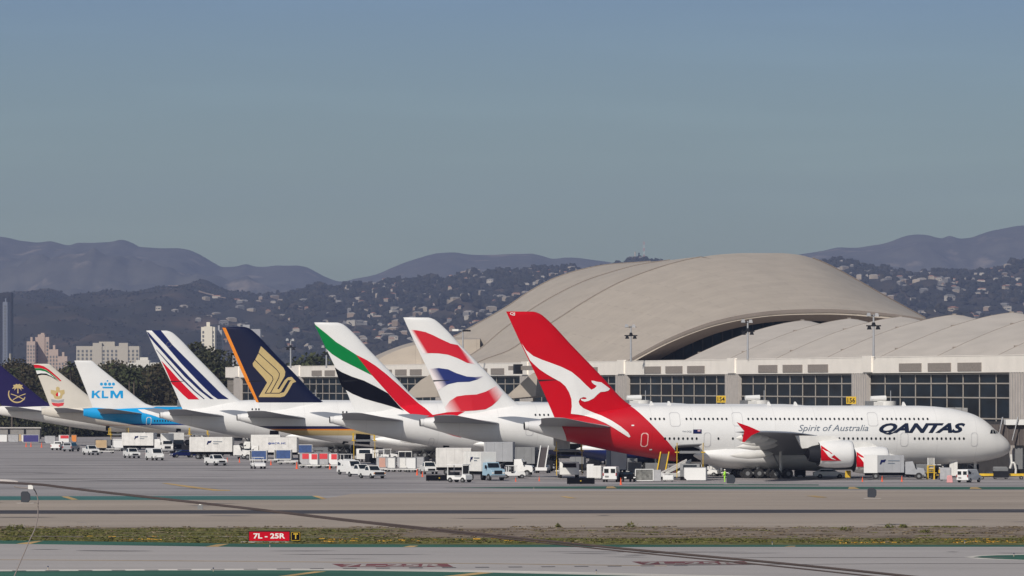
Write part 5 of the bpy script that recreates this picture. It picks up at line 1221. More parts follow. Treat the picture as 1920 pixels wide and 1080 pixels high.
def sedan(paint,label=''):
    t=thing('car',label,'car'); b=MB(); b.prism([(-2.3,.35),(-2.35,.85),(-2.1,.98),(1.0,.98),(2.2,.80),(2.35,.40)],-.88,.88,paint); b.build('body',t,bevel=.04)
    c=MB(); c.prism([(-1.9,.98),(-1.2,1.40),(.25,1.42),(1.15,.98)],-.80,.80,paint,inset=.16,top=1.0); c=c.build('cab',t)
    for s in (-1,1): MB().add([(-1.55,s*.815,1.02),(.95,s*.815,1.02),(.2,s*.67,1.36),(-1.1,s*.67,1.36)],[(0,1,2,3)],GLASS).build('side_window',c)
    MB().add([(1.13,-.68,1.04),(1.13,.68,1.04),(.36,.6,1.38),(.36,-.6,1.38)],[(0,1,2,3)],GLASS).build('windshield',c)
    for s in (-1,1): MB().box(2.25,2.36,s*.65-.15,s*.65+.15,.55,.72,LAMP).build('headlight',t)
    wheels(t,(-1.4,1.45),.8,.33,.22); return t
def truck_cab(t,x,paint,big=True):
    """bonneted cab whose front is at x+2.6"""
    c=MB(); c.prism([(x-.2,.75),(x-.2,2.55),(x+.9,2.6),(x+1.25,1.75),(x+2.45,1.6),(x+2.6,1.3),(x+2.6,.65)],-1.1,1.1,paint,inset=.1,top=1.8); cab=c.build('cab',t,bevel=.04)
    MB().add([(x+1.27,-.9,1.85),(x+1.27,.9,1.85),(x+1.02,.86,2.48),(x+1.02,-.86,2.48)],[(0,1,2,3)],GLASS).build('windshield',cab)
    for s in (-1,1):
        MB().add([(x+.05,s*1.03,1.7),(x+1.1,s*1.06,1.7),(x+.85,s*1.01,2.4),(x+.05,s*1.01,2.4)],[(0,1,2,3)],GLASS).build('side_window',cab)
        MB().box(x+2.55,x+2.65,s*.85-.14,s*.85+.14,1.0,1.2,LAMP).build('headlight',cab); MB().box(x+1.2,x+1.35,s*1.3-.12,s*1.3+.12,1.7,2.2,DARK).build('mirror',cab)
    MB().box(x+2.58,x+2.66,-.6,.6,.95,1.45,DARK).build('grille',cab); MB().box(x+2.5,x+2.75,-1.15,1.15,.5,.8,STEEL).build('bumper',cab)
    add_wheel(t,x+1.75,1.0,.5,.5,.3); add_wheel(t,x+1.75,-1.0,.5,.5,.3)
BOXW=mat('weathered_box_white',(.60,.59,.57),.55,amp=.10,scale=1.2)
RAMPW=mat('ramp_vehicle_white',(.62,.615,.60),.4,amp=.06,scale=1)
def truck(L=6.2,H=2.5,z0=1.15,boxm=BOXW,cabm=RAMPW,label='',mark=None,name='box_truck',cat='truck',cab=True,sc=False,endm=None):
    t=thing(name,label,cat); b=MB(); b.box(-L,-.35,-1.25,1.25,z0,z0+H,boxm)
    for i in range(int(L/1.2)): b.box(-L+.3+i*1.2,-L+.34+i*1.2,-1.28,1.28,z0+.08,z0+H-.08,boxm)
    bx=b.build('cargo_box',t,bevel=.03)
    MB().box(-L-.05,-L-.01,-1.15,1.15,z0+.1,z0+H-.1,endm or OFFW).build('rear_door',bx)
    MB().box(-L,1.4,-.45,.45,z0-.45,z0-.02,DARK).build('chassis',t)
    if cab: truck_cab(t,0,cabm)
    for x in (-L+1.5,-L+2.7) if L>7 else (-L+1.6,): 
        add_wheel(t,x,1.0,.5,.5,.4); add_wheel(t,x,-1.0,.5,.5,.4)
    if sc:
        b=MB(); b.add([(-4.6,-.75,.9),(-4.3,-.75,.9),(-1.2,-.75,z0),(-1.5,-.75,z0)],[(0,1,2,3)],MIDG); b.add([(-1.5,-.8,.9),(-1.2,-.8,.9),(-4.3,-.8,z0),(-4.6,-.8,z0)],[(0,1,2,3)],MIDG); b.build('scissor_lift',t)
    if mark:
        for s in (-1,1):
            y=s*1.30; f=lambda P: [(x,y,z) for x,z in P]
            m=MB(); c=-L*.55 if mark!='front' else -L*.5; zz=z0+H*.62
            d=-1 if s<0 else 1
            def Q(x): return c+ -d*x if False else c+x*(1 if s<0 else -1)
            m.add([(Q(-.55),y,zz-.35),(Q(-.35),y,zz-.35),(Q(.05),y,zz+.3),(Q(-.35),y,zz+.3)],[(0,1,2,3)],NAVY); m.add([(Q(-.2),y,zz-.05),(Q(.15),y,zz-.05),(Q(.4),y,zz+.35),(Q(.1),y,zz+.35)],[(0,1,2,3)],NAVY)
            m.build('company_emblem',bx)
            m=MB(); m.box(*sorted((Q(.65),Q(2.3))),y-.005,y+.005,zz+.12,zz+.24,GREYI); m.box(*sorted((Q(.65),Q(1.6))),y-.005,y+.005,zz-.25,zz-.13,GREYI); m.build('company_lettering',bx)
    return t
def tug(paint=WHITE,label='',name='baggage_tractor'):
    t=thing(name,label,'tractor'); MB().prism([(-1.6,.35),(-1.6,.95),(-.4,.95),(-.3,.75),(.2,.75),(.35,1.05),(1.4,.9),(1.5,.4)],-.75,.75,paint).build('body',t,bevel=.03)
    MB().box(-.55,.0,-.5,.5,.75,.95,DARK).build('seat',t); b=MB()
    for x,y in ((-.7,-.65),(-.7,.65),(.35,-.65),(.35,.65)): b.cyl((x,y,.95),(x,y,1.8),.04,paint,6)
    b.box(-.85,.5,-.75,.75,1.8,1.88,paint); b.build('canopy',t)
    wheels(t,(-1.1,1.0),.7,.3,.22); return t
def uld(paint=ALU,label='',curtain=None,loc_=None,dolly=True,tall=1.63,w=2.0):
    """air cargo container on its dolly; container is the thing, the dolly under it another"""
    t=thing('cargo_container',label,'container'); z=.55 if dolly else .05
    b=MB(); 
    P=[(-w/2,z+.5),(-w/2,z+tall),(w/2,z+tall),(w/2,z),(-w/2+.45,z)]
    b.prism(P,-.78,.78,paint); b.build('shell',t)
    f=MB()
    for y in (-.79,.79):
        for (x0,x1,z0,z1) in ((-w/2+.4,w/2,z,z+.07),(-w/2,w/2,z+tall-.07,z+tall),(w/2-.07,w/2,z,z+tall),(-w/2,-w/2+.07,z+.5,z+tall)): f.box(x0,x1,y-.02,y+.02,z0,z1,STEEL)
    f.build('frame',t)
    if curtain is not None:
        MB().box(-w/2+.45,w/2-.12,-.815,-.80,z+.9 if curtain is REDT else z+.12,z+tall-.14,curtain).build('panel',t)
    return t
def dolly(label='',L=3.2,w=1.6,m=OFFW):
    t=thing('cargo_dolly',label,'dolly'); b=MB(); b.box(-L/2,L/2,-w/2,w/2,.38,.5,m); b.box(L/2,L/2+1.1,-.05,.05,.36,.44,MIDG); b.build('deck',t)
    wheels(t,(-L/2+.5,L/2-.5),w/2-.1,.22,.16); return t
def cart(label='',cover=TARP,frame=OFFW):
    t=thing('covered_cart',label,'baggage cart'); MB().box(-1.5,1.5,-.8,.8,.45,.6,frame).build('deck',t); b=MB(); b.box(-1.5,-1.42,-.8,.8,.6,2.1,frame); b.box(1.42,1.5,-.8,.8,.6,2.1,frame); b.box(-1.5,1.5,-.82,.82,2.1,2.18,frame); b.build('frame',t)
    MB().box(-1.1,1.4,-.86,-.82,.65,2.1,cover).build('curtain',t); MB().box(-1.4,1.4,-.6,.7,.62,1.9,MIDG).build('load',t)
    wheels(t,(-1.0,1.0),.7,.25,.18); return t
def cone_(label='',h=.75):
    t=thing('traffic_cone',label,'cone'); MB().cyl((0,0,.04),(0,0,h),.17,CONE,10,r2=.03).build('cone',t); MB().box(-.22,.22,-.22,.22,0,.04,CONE).build('base',t); MB().cyl((0,0,h*.55),(0,0,h*.75),.095,OFFW,10,r2=.065,cap=False).build('stripe',t); return t
def loader(label='',hz=3.6,chm=OFFW):
    t=thing('cargo_loader',label,'cargo loader')
    b=MB(); b.prism([(-4.2,.55),(-4.2,.95),(1.2,.95),(1.2,1.9),(1.5,2.35),(3.0,2.35),(3.35,1.5),(3.35,.5)],-1.4,1.4,chm); b.build('body',t,bevel=.04)
    MB().add([(3.37,-1.0,1.55),(3.37,1.0,1.55),(3.05,.95,2.22),(3.05,-.95,2.22)],[(0,1,2,3)],GLASS).build('windshield',t)
    wheels(t,(-3.2,2.3),1.25,.45,.3)
    MB().box(-4.2,2.6,-1.5,1.5,hz-.3,hz,MIDG).build('platform',t)
    b=MB(); 
    for y in (-1.1,1.1):
        b.add([(-3.8,y-.08,1.0),(-3.4,y-.08,1.0),(2.3,y-.08,hz-.3),(1.9,y-.08,hz-.3)],[(0,1,2,3)],MIDG); b.add([(2.3,y,1.0),(1.9,y,1.0),(-3.8,y,hz-.3),(-3.4,y,hz-.3)],[(0,1,2,3)],MIDG)
    b.build('scissor_lift',t)
    for y in (-1.85,1.85):
        r=MB()
        for x in (-1.8,.2,2.4): r.cyl((x,y,hz-.1),(x,y,hz+1.15),.05,YEL,6)
        for z in (hz+.1,hz+.65,hz+1.15): r.cyl((-1.8,y,z),(2.4,y,z),.05,YEL,6)
        r.box(-1.8,2.4,y-.3,y+.3,hz-.2,hz-.08,YEL); r.build('guard_rail',t)
    b=MB(); b.cyl((2.5,-1.85,.4),(2.5,-1.85,hz),.05,YEL,6); b.cyl((2.5,1.85,.4),(2.5,1.85,hz),.05,YEL,6); b.build('ladder',t); return t
def belt(label='',hz=4.0,L=7,rail=None):
    rail=rail or OFFW
    t=thing('belt_loader',label,'belt loader'); MB().prism([(-2.6,.4),(-2.6,.9),(-.2,.95),(.1,1.25),(1.8,1.2),(2.3,.9),(2.3,.4)],-.9,.9,WHITE).build('body',t,bevel=.03)
    b=MB(); b.add([(-L/2,-.5,.9),(-L/2,.5,.9),(L/2,.5,hz),(L/2,-.5,hz),(-L/2,-.5,.6),(-L/2,.5,.6),(L/2,.5,hz-.3),(L/2,-.5,hz-.3)],[(0,1,2,3),(7,6,5,4),(0,4,5,1),(1,5,6,2),(2,6,7,3),(3,7,4,0)],mat('belt_rubber',(.06,.05,.05),.8)); b.build('conveyor',t)
    for s in (-1,1):
        b=MB(); y=s*.6; b.add([(-L/2,y-.08,.75),(-L/2,y+.08,.75),(L/2,y+.08,hz-.1),(L/2,y-.08,hz-.1),(-L/2,y-.08,1.1),(-L/2,y+.08,1.1),(L/2,y+.08,hz+.3),(L/2,y-.08,hz+.3)],[(0,3,2,1),(4,5,6,7),(0,1,5,4),(1,2,6,5),(2,3,7,6),(3,0,4,7)],rail); b.build('side_rail',t)
    wheels(t,(-1.7,1.5),.85,.36,.25); return t
def signback(w,h,label,m=BLACK):
    t=thing('airfield_sign',label,'sign'); MB().box(-w/2,w/2,-.15,.15,.12,h,m).build('housing',t,bevel=.02)
    for i in range(3): MB().box(-w/2+.35+i*(w-.7)/2-.08,-w/2+.35+i*(w-.7)/2+.08,-.1,.1,0,.12,MIDG).build('leg',t)
    MB().box(-.1,.08,-.19,-.15,h*.5,h*.62,YEL).build('latch',t); return t
def drum(label,w=1.1,h=1.3):
    t=thing('marker_sign',label,'marker'); b=MB(); b.prism([(-w/2,.15),(-w/2,h-.15),(-w/2+.15,h),(w/2-.3,h),(w/2,h*.75),(w/2,.4),(w/2-.2,.1)],-.25,.25,mat('slate_housing',(.022,.027,.038),.6)); b.build('housing',t,bevel=.03)
    MB().box(-1.0,1.0,-.8,.8,0,.04,mat('worn_pad',(.40,.37,.34),.8)).build('pad',t); return t
def crate_box(w,d,h,m,label,name='service_cabinet',cat='cabinet',fm=None):
    t=thing(name,label,cat); MB().box(-w/2,w/2,-d/2,d/2,.18,h,m).build('cabinet_body',t,bevel=.05)
    MB().box(-w/2+.1,-.03,-d/2-.03,-d/2,.3,h-.15,fm or m).build('door',t,bevel=.01); MB().box(.03,w/2-.1,-d/2-.03,-d/2,.3,h-.15,fm or m).build('door',t,bevel=.01)
    wheels(t,(-w/2+.25,w/2-.25),d/2-.1,.16,.12); return t
def put(t,x,y,deg,group=None,dy=0):
    X,Y,_=G(x,y); t.location=(X,Y+dy,0); t.rotation_euler=(0,0,R(deg))
    if group: t['group']=group
    return t
A=R
GV='vehicles on the apron'
# white pickups and SUVs driving towards the camera
put(pickup(label='white pickup truck beside the grey SUV at the far left, driving away'),110,844,78,GV)
put(pickup(mat('silver_paint',(.30,.31,.33),.35,.3),suv=True,label='silver grey SUV right of the far left white pickup'),133.5,846.5,75,GV)
p=pickup(label='white pickup truck facing the camera in front of the orange cargo gear'); put(p,170.5,853,-70,GV)
G3='white pickup trucks crossing the apron'
def dp(src,x,y,deg,label):
    X,Y,_=G(x,y); return dup(src,(X,Y,0),R(deg),label,GV)
dp(p,247,859,-72,'white pickup truck facing the camera left of the white van')
dp(p,404.5,873,-64,'lone white pickup truck below the emblem trailer')
put(van(label='white van facing the camera right of a white pickup on the left apron'),290,863,-70,GV)
dp(p,676,894,-60,'middle white pickup of the three parked at an angle')
put(van(label='left white van of the three vehicles parked at an angle'),657,890,-62,GV)
put(pickup(label='front white pickup with amber lights of the three vehicles parked at an angle'),697,897,-64,GV)
for o in list(bpy.data.objects):
    if o.parent and 'amber lights' in o.parent.get('label',''):
        if o.name.startswith('grille'): o.scale=(1,1.35,1.35); o.location=(0,0,-.22)
        if o.name.startswith('headlight'): o.data=o.data.copy(); o.data.materials[0]=mat('amber_lens',(.42,.15,.02),.4)
put(pickup(OFFW,label='off-white pickup facing the camera left of the long white trailer'),804,889,-80,GV)
put(sedan(NAVY,'dark blue car half hidden under the emblem trailer'),343,858,-160,GV)
put(pickup(mat('slate_paint',(.05,.07,.10),.35),suv=True,label='dark blue SUV in front of the white lettered truck'),463,860,-110,GV)
put(sedan(WHITE,'white car parked under the outer engine of the red tailed airliner'),1555,897,2,GV)
put(van(WHITE,'white van seen from behind below the red tail'),1147,903.5,83,GV)
put(sedan(BLACK,'black car right of the white van seen from behind'),1175,903.5,-80,GV)
vn=put(van(WHITE,'white van with dark windows near the front landing gear'),1817,904.5,62,GV); vn.scale=(.85,.9,.85)
# trucks
put(truck(7,2.6,1.25,mark='y',label='white box truck with blue emblem behind the left white van'),294,847,-14,GV)
put(truck(5.5,2.4,1.5,boxm=OFFW,label='white high-lift truck facing the camera between the two emblem trucks',sc=True),314,850,-86,GV)
put(truck(5.5,2.5,1.5,boxm=BOXW,cabm=DARK,label='white box truck with a dark cab right of the high-lift truck',sc=True),334,849,-80,GV)
tt=put(truck(8.2,2.7,1.35,mark='y',label='long white trailer truck with blue emblem in the left centre'),441,861,-6,GV)
tt=put(truck(7.2,2.7,1.35,label='long white truck with blue company lettering, cab to the left',cabm=OFFW),484,862,174,GV)
bx=[c for c in tt.children if c.name.startswith('cargo_box')][0]
bm=text_bm('@HACYR, INC.',3.3,.42,bold=.02)
for v in bm.verts: v.co=(-2.0-v.co.x,1.32,2.75+v.co.z)
me=bpy.data.meshes.new('company_lettering'); bm.to_mesh(me); bm.free(); me.materials.append(mat('blue_ink',(.03,.07,.28),.5)); o=bpy.data.objects.new('company_lettering',me); C.objects.link(o); o.parent=bx
put(truck(6.0,2.6,1.3,boxm=OFFW,label='white box truck with pale roof behind the lettered truck',cabm=OFFW),468,853,178,GV)
put(truck(5.6,2.9,1.2,label='long white box trailer left of the pale blue truck',cab=False,name='box_trailer',cat='trailer'),888,891,0,GV)
put(truck(5.4,2.75,1.3,boxm=OFFW,cabm=LBLUE,mark='y',label='cream box truck with a pale blue cab facing the camera'),918,901,-62,GV)
put(truck(4.6,2.9,2.2,boxm=GREYP,cabm=WHITE,label='white cab truck with a grey raised box right of the pale blue truck',sc=True),968,893.5,-8,GV)
put(truck(6.0,2.45,1.0,boxm=GREYP,cabm=GREYP,mark='y',label='grey and white catering truck under the front of the white fuselage',sc=True),1700,899,-4,GV)
o=MB().box(-6.1,-4.15,-1.33,1.33,.95,3.5,WHITE).build('front_panel',bpy.context.scene.objects[[x.name for x in bpy.data.objects if x.get('label','').startswith('grey and white catering')][0]])
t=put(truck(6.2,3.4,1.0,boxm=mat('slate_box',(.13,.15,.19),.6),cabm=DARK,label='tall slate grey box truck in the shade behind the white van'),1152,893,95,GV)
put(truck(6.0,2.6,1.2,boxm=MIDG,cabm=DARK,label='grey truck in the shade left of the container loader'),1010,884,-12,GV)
# small service vehicles
tg=tug(label='low white tractor facing the camera below the blue carts'); put(tg,484,879,-75,GV); tg.scale=(1.15,1.15,1.0)
def dt(src,x,y,deg,label,g=GV):
    X,Y,_=G(x,y); return dup(src,(X,Y,0),R(deg),label,g)
dt(tg,650,872,-60,'white tractor behind the left one of the three angled vehicles'); dt(tg,712,862,170,'white tractor with canopy behind the cargo train'); dt(tg,728,861,5,'white tractor at the right end behind the cargo train')
dt(tg,962,897,10,'low white tractor below the white cab truck'); dt(tg,240,842,-30,'white tractor beside the white box left of the emblem truck'); dt(tg,1328,893,-20,'white tractor behind the beige container under the fuselage')
def golf(label):
    t=thing('utility_cart',label,'cart'); MB().prism([(-1.3,.3),(-1.3,.75),(-.3,.75),(-.2,.55),(.6,.55),(.75,.9),(1.25,.8),(1.3,.3)],-.65,.65,WHITE).build('body',t,bevel=.03); b=MB()
    for x,y in ((-1.2,-.6),(-1.2,.6),(.8,-.6),(.8,.6)): b.cyl((x,y,.75),(x,y,1.85),.05,WHITE,6)
    b.box(-1.3,.95,-.68,.68,1.85,1.93,WHITE); b.build('canopy',t); MB().box(-1.15,-.35,-.5,.5,.75,1.1,DARK).build('seat',t); MB().box(.78,.82,-.58,.58,.95,1.8,GLASS).build('windshield',t)
    wheels(t,(-.85,.85),.6,.27,.2); return t
g_=golf('small white open utility cart beside the left black sign'); put(g_,862,904.5,-35,GV); g_.scale=(1.25,1.25,1.3)
# cargo loaders and belts
put(loader('white cargo loader with yellow guard rails left of the red tail',4.1),1066,896,-88,GV)
put(loader('cargo loader with yellow guard rails at the open rear cargo door',4.1,MIDG),1294,900,-92,GV)
put(loader('cargo loader under the gold striped fuselage',3.9),682,866,-86,GV)
put(loader('cargo loader at the left, below the blue body',3.4,OFFW),222,844,-80,GV)
put(loader('cargo loader beneath the striped tail airliner',3.6),372,846,-84,GV)
put(belt('belt loader with yellow rails under the red tail, left of the cargo door',3.6,4.6,YEL),1243,898,82,GV)
put(belt('belt loader with pale rails standing in the shade right of the cab truck',3.9,5),1018,887,84,GV)
put(belt('white belt loader between the framed container and the beige container',2.6,4.2),1268,899,30,GV)
# containers
Gc='cargo containers'
c0=uld(ALU,'silver container held on the cargo loader left of the red tail',dolly=False); 
X,Y,_=G(1066,896); c0.location=(X-1.0,Y-.2,4.15); c0.scale=(1.2,1,1.15); c0['group']=Gc
c1=uld(WHITE,'beige-white container under the rear cargo door',dolly=False,tall=1.7,w=2.9); put(c1,1304,901.5,-8,Gc); c1.scale=(1.1,1,1.1)
def framebox(label):
    t=thing('framed_container',label,'container'); b=MB()
    for x in (-1.25,1.25):
        for z0,z1 in ((.1,1.75),): b.box(x-.06,x+.06,-.8,-.7,z0,z1,WHITE)
    b.box(-1.31,1.31,-.8,-.7,.1,.2,WHITE); b.box(-1.31,1.31,-.8,-.7,1.68,1.78,WHITE); b.build('frame',t)
    MB().box(-1.19,1.19,-.72,-.70,.2,1.68,mat('clear_curtain',(.16,.16,.15),.3,amp=.5,scale=2.2)).build('curtain',t); MB().box(-1.3,1.3,-.69,.8,.1,1.72,GREYP).build('shell',t); MB().box(1.31,2.3,-.7,.75,.1,1.65,ALU).build('side_bin',t); return t
put(framebox('white framed container with clear curtain below the red fuselage'),1208.5,903,-3,Gc)
for x,y,m_,cu,lab in ((574,877,ALU,REDT,'grey container with red panel, leftmost of the red-marked row'),(589,878,WHITE,REDT,'white container with red panel, second of the red-marked row'),(606,877,ALU,REDT,'grey striped container with wide red panel, third of the red-marked row'),(626,878,WHITE,REDT,'white container with red panel, rightmost of the red-marked row')):
    u=uld(m_,lab,cu,w=1.5 if m_ is WHITE else 1.9,tall=1.9); put(u,x,y,-8,'red-marked containers')
    d=dolly('dolly under the container that is %s'%lab.split(', ')[1].replace(' of the',' in the'),2.2); put(d,x,y,-8,'dollies under the red-marked containers')
u0=None
for i,(x,y,m_,cu,lab) in enumerate(((716,884,ALU,mat('salmon_panel',(.5,.28,.22),.7),'grey container with salmon panel, left end of the cargo train'),(733,885,ALU,OFFW,'grey container with white placard, second in the cargo train'),(755,885,ALU,OFFW,'grey container with white placard, third in the cargo train'),(771,885.5,WHITE,None,'white container, fourth in the cargo train'),(786,884,ALU,None,'plain silver container at the right end of the cargo train'))):
    u=uld(m_,lab,cu,w=1.6,tall=1.75); put(u,x,y,-5,'containers of the cargo train'); d=dolly('dolly under the '+lab,1.9); put(d,x,y,-5,'dollies of the cargo train')
for x,y,m_,lab in ((4,833,WHITE,'white container at the left edge of the apron'),(25,833,ALU,'grey open-fronted container at the far left'),(94,836,ALU,'grey plastic-wrapped load between the indigo container and the far left pickup'),(36,832,TAN,'tan container beside the grey one at the far left'),(190,845,TAN,'tan boxes on a low dolly behind the facing pickup'),(223,845,WHITE,'square white container left of the emblem truck'),(120,834,WHITE,'white container with a red band behind the far left vehicles')):
    u=uld(m_,lab,REDT if 'red band' in lab else None,w=2.4,tall=1.7); put(u,x,y,0,'containers at the far left')
t=uld(OFFW,'indigo-curtained container between orange cones at the far left',mat('indigo_curtain',(.035,.03,.16),.7),w=4.0,tall=1.8); put(t,57,834,0,'containers at the far left')
t=uld(mat('crate_orange',(.65,.22,.04),.7),'orange box right of the red banded white container at the far left',w=1.2,tall=1.6); put(t,139,833,0,'containers at the far left')
for x,y,lab in ((485,868,'blue curtained cart, left of the pair before the lettered truck'),(531,866.5,'blue curtained cart, right of the pair before the lettered truck')): put(cart(lab),x,y,-6,'blue curtained carts')
put(cart('blue curtained cart behind the red-marked containers'),571,855,0,'blue curtained carts')
for x,y,lab in ((505,867,'empty dolly between the two blue carts'),(538,871,'low cream dolly in front of the right blue cart'),(551,869,'low cream dolly right of the blue carts'),(965,896,'low white dolly behind the cone near the cab truck'),(200,850,'long low dolly left of the emblem truck')): put(dolly(lab),x,y,-5,'empty dollies')
# equipment under the nearest aircraft
for x,y,w,h,m_,lab in ((1107,899,1.0,2.2,WHITE,'tall white cabinet left of the white van below the red tail'),(1120,899.5,1.2,2.0,OFFW,'white rounded cabinet beside the tall cabinet below the red tail'),(1253,903,1.5,.9,WHITE,'low white box below the belt loader with yellow rails'),(1590,898,.8,1.2,YEL,'yellow cabinet between the white car and the catering truck'),(1773,902,1.6,1.9,ALU,'silver ground power cabinet left of the nose van'),(1338,892,1.9,1.4,WHITE,'white service unit near the main wheels'),(1788,895,1.2,2.6,OFFW,'tall pale unit behind the nose van'),(730,860,2.2,2.0,WHITE,'white boxy unit behind the cargo train with blue side'),(700,864,2.0,1.9,OFFW,'pale unit behind the cargo train'),(760,866,2.4,1.9,OFFW,'pale framed unit with dark openings behind the cargo train')):
    put(crate_box(w,.9,h,m_,lab,fm=DARK if 'dark openings' in lab else None),x,y,-4,'service cabinets')
def stairs(label,m=YEL):
    t=thing('maintenance_stand',label,'work stand'); b=MB()
    for i in range(5): b.box(-1.0+i*.35,-.6+i*.35,-.5,.5,.3+i*.3,.38+i*.3,m)
    b.build('steps',t); b=MB()
    for x in (-.9,0,.9):
        for y in (-.5,.5): b.cyl((x,y,0),(x,y,2.0 if x>-.5 else 1.3),.05,m,6)
    for z in (1.0,1.5,2.0): b.cyl((0,-.5,z),(.9,-.5,z),.05,m,6)
    b.build('frame',t); MB().box(.0,.9,-.3,.3,1.3,3.1,OFFW).build('mast_cover',t); return t
s_=put(stairs('yellow work stand under the forward fuselage, left one'),1739,899,0,'yellow work stands'); dt(s_,1752,899,180,'yellow work stand under the forward fuselage, right one','yellow work stands')
t=thing('tow_bar','long yellow tow bar and low tractor beneath the nose','tow bar'); MB().box(-3.2,3.2,-.12,.12,.5,.85,YEL).build('bar',t); MB().box(-1.2,1.0,-.7,.7,.3,1.2,DARK).build('body',t); wheels(t,(-2.8,2.8),.35,.26,.15); put(t,1878,899,0)
t=thing('tarpaulin_sheet','pink sheet draped on a cabinet beside the nose van','sheet'); b=MB(); b.prism([(-.45,0),(-.4,.95),(-.1,1.05),(.3,1.0),(.42,0)],-.2,.25,mat('pink_cloth',(.62,.30,.30),.8,amp=.15)); b.build('cloth',t,bevel=.05); put(t,1781,905,0)
# cones
co=cone_('orange cone directly left of the red-marked containers, largest of the cones',1.15); put(co,556.5,879,0,'traffic cones')
for x,y,s,l in ((49,838,.9,'orange cone at the left foot of the indigo-curtained container'),(58,838,.9,'orange cone at the right foot of the indigo-curtained container'),(78,839,.95,'orange cone right of the indigo-curtained container'),(426,866,.7,'orange cone right of the lone pickup, nearer of the pair'),(449,867,.7,'orange cone right of the lone pickup, farther of the pair'),(508,872,.8,'orange cone below the gap between the blue carts'),(618.5,880,.8,'orange cone in front of the red-marked containers'),(782,891,.85,'red-orange cone left of the off-white pickup before the trailer'),(792,894,.7,'cone with pale top beside the off-white pickup'),(940,901,.6,'orange cone right of the pale blue cab'),(967,903,.5,'small cone below the white cab truck'),(1011,902,.55,'small cone left of the container loader'),(1164,909,.85,'brown-orange marker cone right of the right black sign'),(1617,903,.6,'orange cone at the left foot of the catering truck'),(1654,903,.7,'orange cone under the middle of the catering truck'),(1691,903,.7,'orange cone at the right foot of the catering truck')):
    d=dt(co,x,y,0,l,'traffic cones'); d.scale=(s,s,s)
# airfield signs
put(signback(3.75,.92,'black airfield sign seen from behind, left of the small utility cart'),824,903,0,'black airfield signs')
put(signback(3.75,.95,'black airfield sign seen from behind below the container loader'),1089,909,0,'black airfield signs')
put(drum('dark slate marker standing at the far left on the taxiway edge',1.05,1.35),48,943.5,0,'slate markers')
put(drum('dark slate marker on the taxiway below the title lettering',1.05,1.25),1635,934.5,0,'slate markers')
put(drum('dark slate marker beside the hi-vis worker',1.15,1.3),1370.5,908,0,'slate markers')
t=thing('edge_light','small dark edge marker with a lit yellow top on the left taxiway','edge light'); MB().box(-.28,.28,-.2,.2,0,.5,MIDG).build('housing',t); MB().box(-.12,.12,-.22,.12,.5,.66,LAMP).build('lamp',t); put(t,375.5,955.5,0)
for x,y,l in ((90,1069,'small taxiway edge light at the lower left'),(400,1072,'small taxiway edge light left of the yellow diagonal'),(1118,1076,'small taxiway edge light at the lower middle'),(1448,1022,'small taxiway edge light on the grass edge right of the cable'),(1809,1020,'small taxiway edge light on the grass edge at the right'),(1901,1044,'small taxiway edge light on the green island'),(506,1026,'small taxiway edge light below the red sign'),(1001,917,'small edge light on the green margin of the apron')):
    t=thing('edge_light',l,'edge light',group='taxiway edge lights'); MB().cyl((0,0,0),(0,0,.22),.035,mat('dull_stem',(.36,.31,.24),.7),8).build('stem',t); MB().cyl((0,0,.22),(0,0,.31),.06,mat('lamp_blue',(.03,.04,.09),.3),8,r2=.04).build('lamp',t); put(t,x,y,0)
X,Y,_=G(505,1017); t=thing('runway_sign','red holding sign reading 7L - 25R on the grass strip','sign',(X,Y,0))
s=F/Y; w=76/s/2; MB().box(-w,w,-.2,.2,.14,.95,mat('sign_red',(.44,.003,.015),.5,amp=.04,spec=.05)).build('panel',t,bevel=.02)
fr=MB(); fr.box(-w-.04,w+.04,-.22,.22,.93,.99,DARK); fr.box(-w-.05,-w,-.22,.22,.12,.97,DARK); fr.box(w,w+.05,-.22,.22,.12,.97,DARK); fr.build('frame',t)
bm=text_bm('7L - 25R',2*w*.78,.46,bold=.028)
for v in bm.verts: v.co=(v.co.x-w*.78,-.215,v.co.z+.33)
me=bpy.data.meshes.new('lettering'); bm.to_mesh(me); bm.free(); me.materials.append(WHITE); o=bpy.data.objects.new('lettering',me); C.objects.link(o); o.parent=t
for i in (-1,0,1): MB().box(i*w*.8-.06,i*w*.8+.06,-.06,.06,0,.14,MIDG).build('leg',t)
X2=(554.5-960)*Y/F; t=thing('taxiway_sign','small black sign with a yellow letter T beside the red holding sign','sign',(X2,Y,0)); w=.42
MB().box(-w,w,-.2,.2,.14,.93,BLACK).build('panel',t,bevel=.02); b=MB()
for a in ((-w+.04,w-.04,.16,.19),(-w+.04,w-.04,.86,.89),(-w+.04,-w+.07,.16,.89),(w-.07,w-.04,.16,.89)): b.box(a[0],a[1],-.215,-.20,a[2],a[3],YEL)
b.box(-.05,.05,-.22,-.2,.30,.70,YEL); b.box(-.2,.2,-.22,-.2,.68,.78,YEL); b.build('lettering',t)
for i in (-1,1): MB().box(i*.3-.04,i*.3+.04,-.05,.05,0,.14,MIDG).build('leg',t)
b=MB(); x0,_,_=G(448,1019.5); b.box(x0,x0+4.4,Y-.9,Y+.7,.02,.07,mat('sign_slab',(.50,.46,.42),.8)); o=b.build('concrete_slab'); tag(o,'pale concrete slab under the red holding sign','slab')

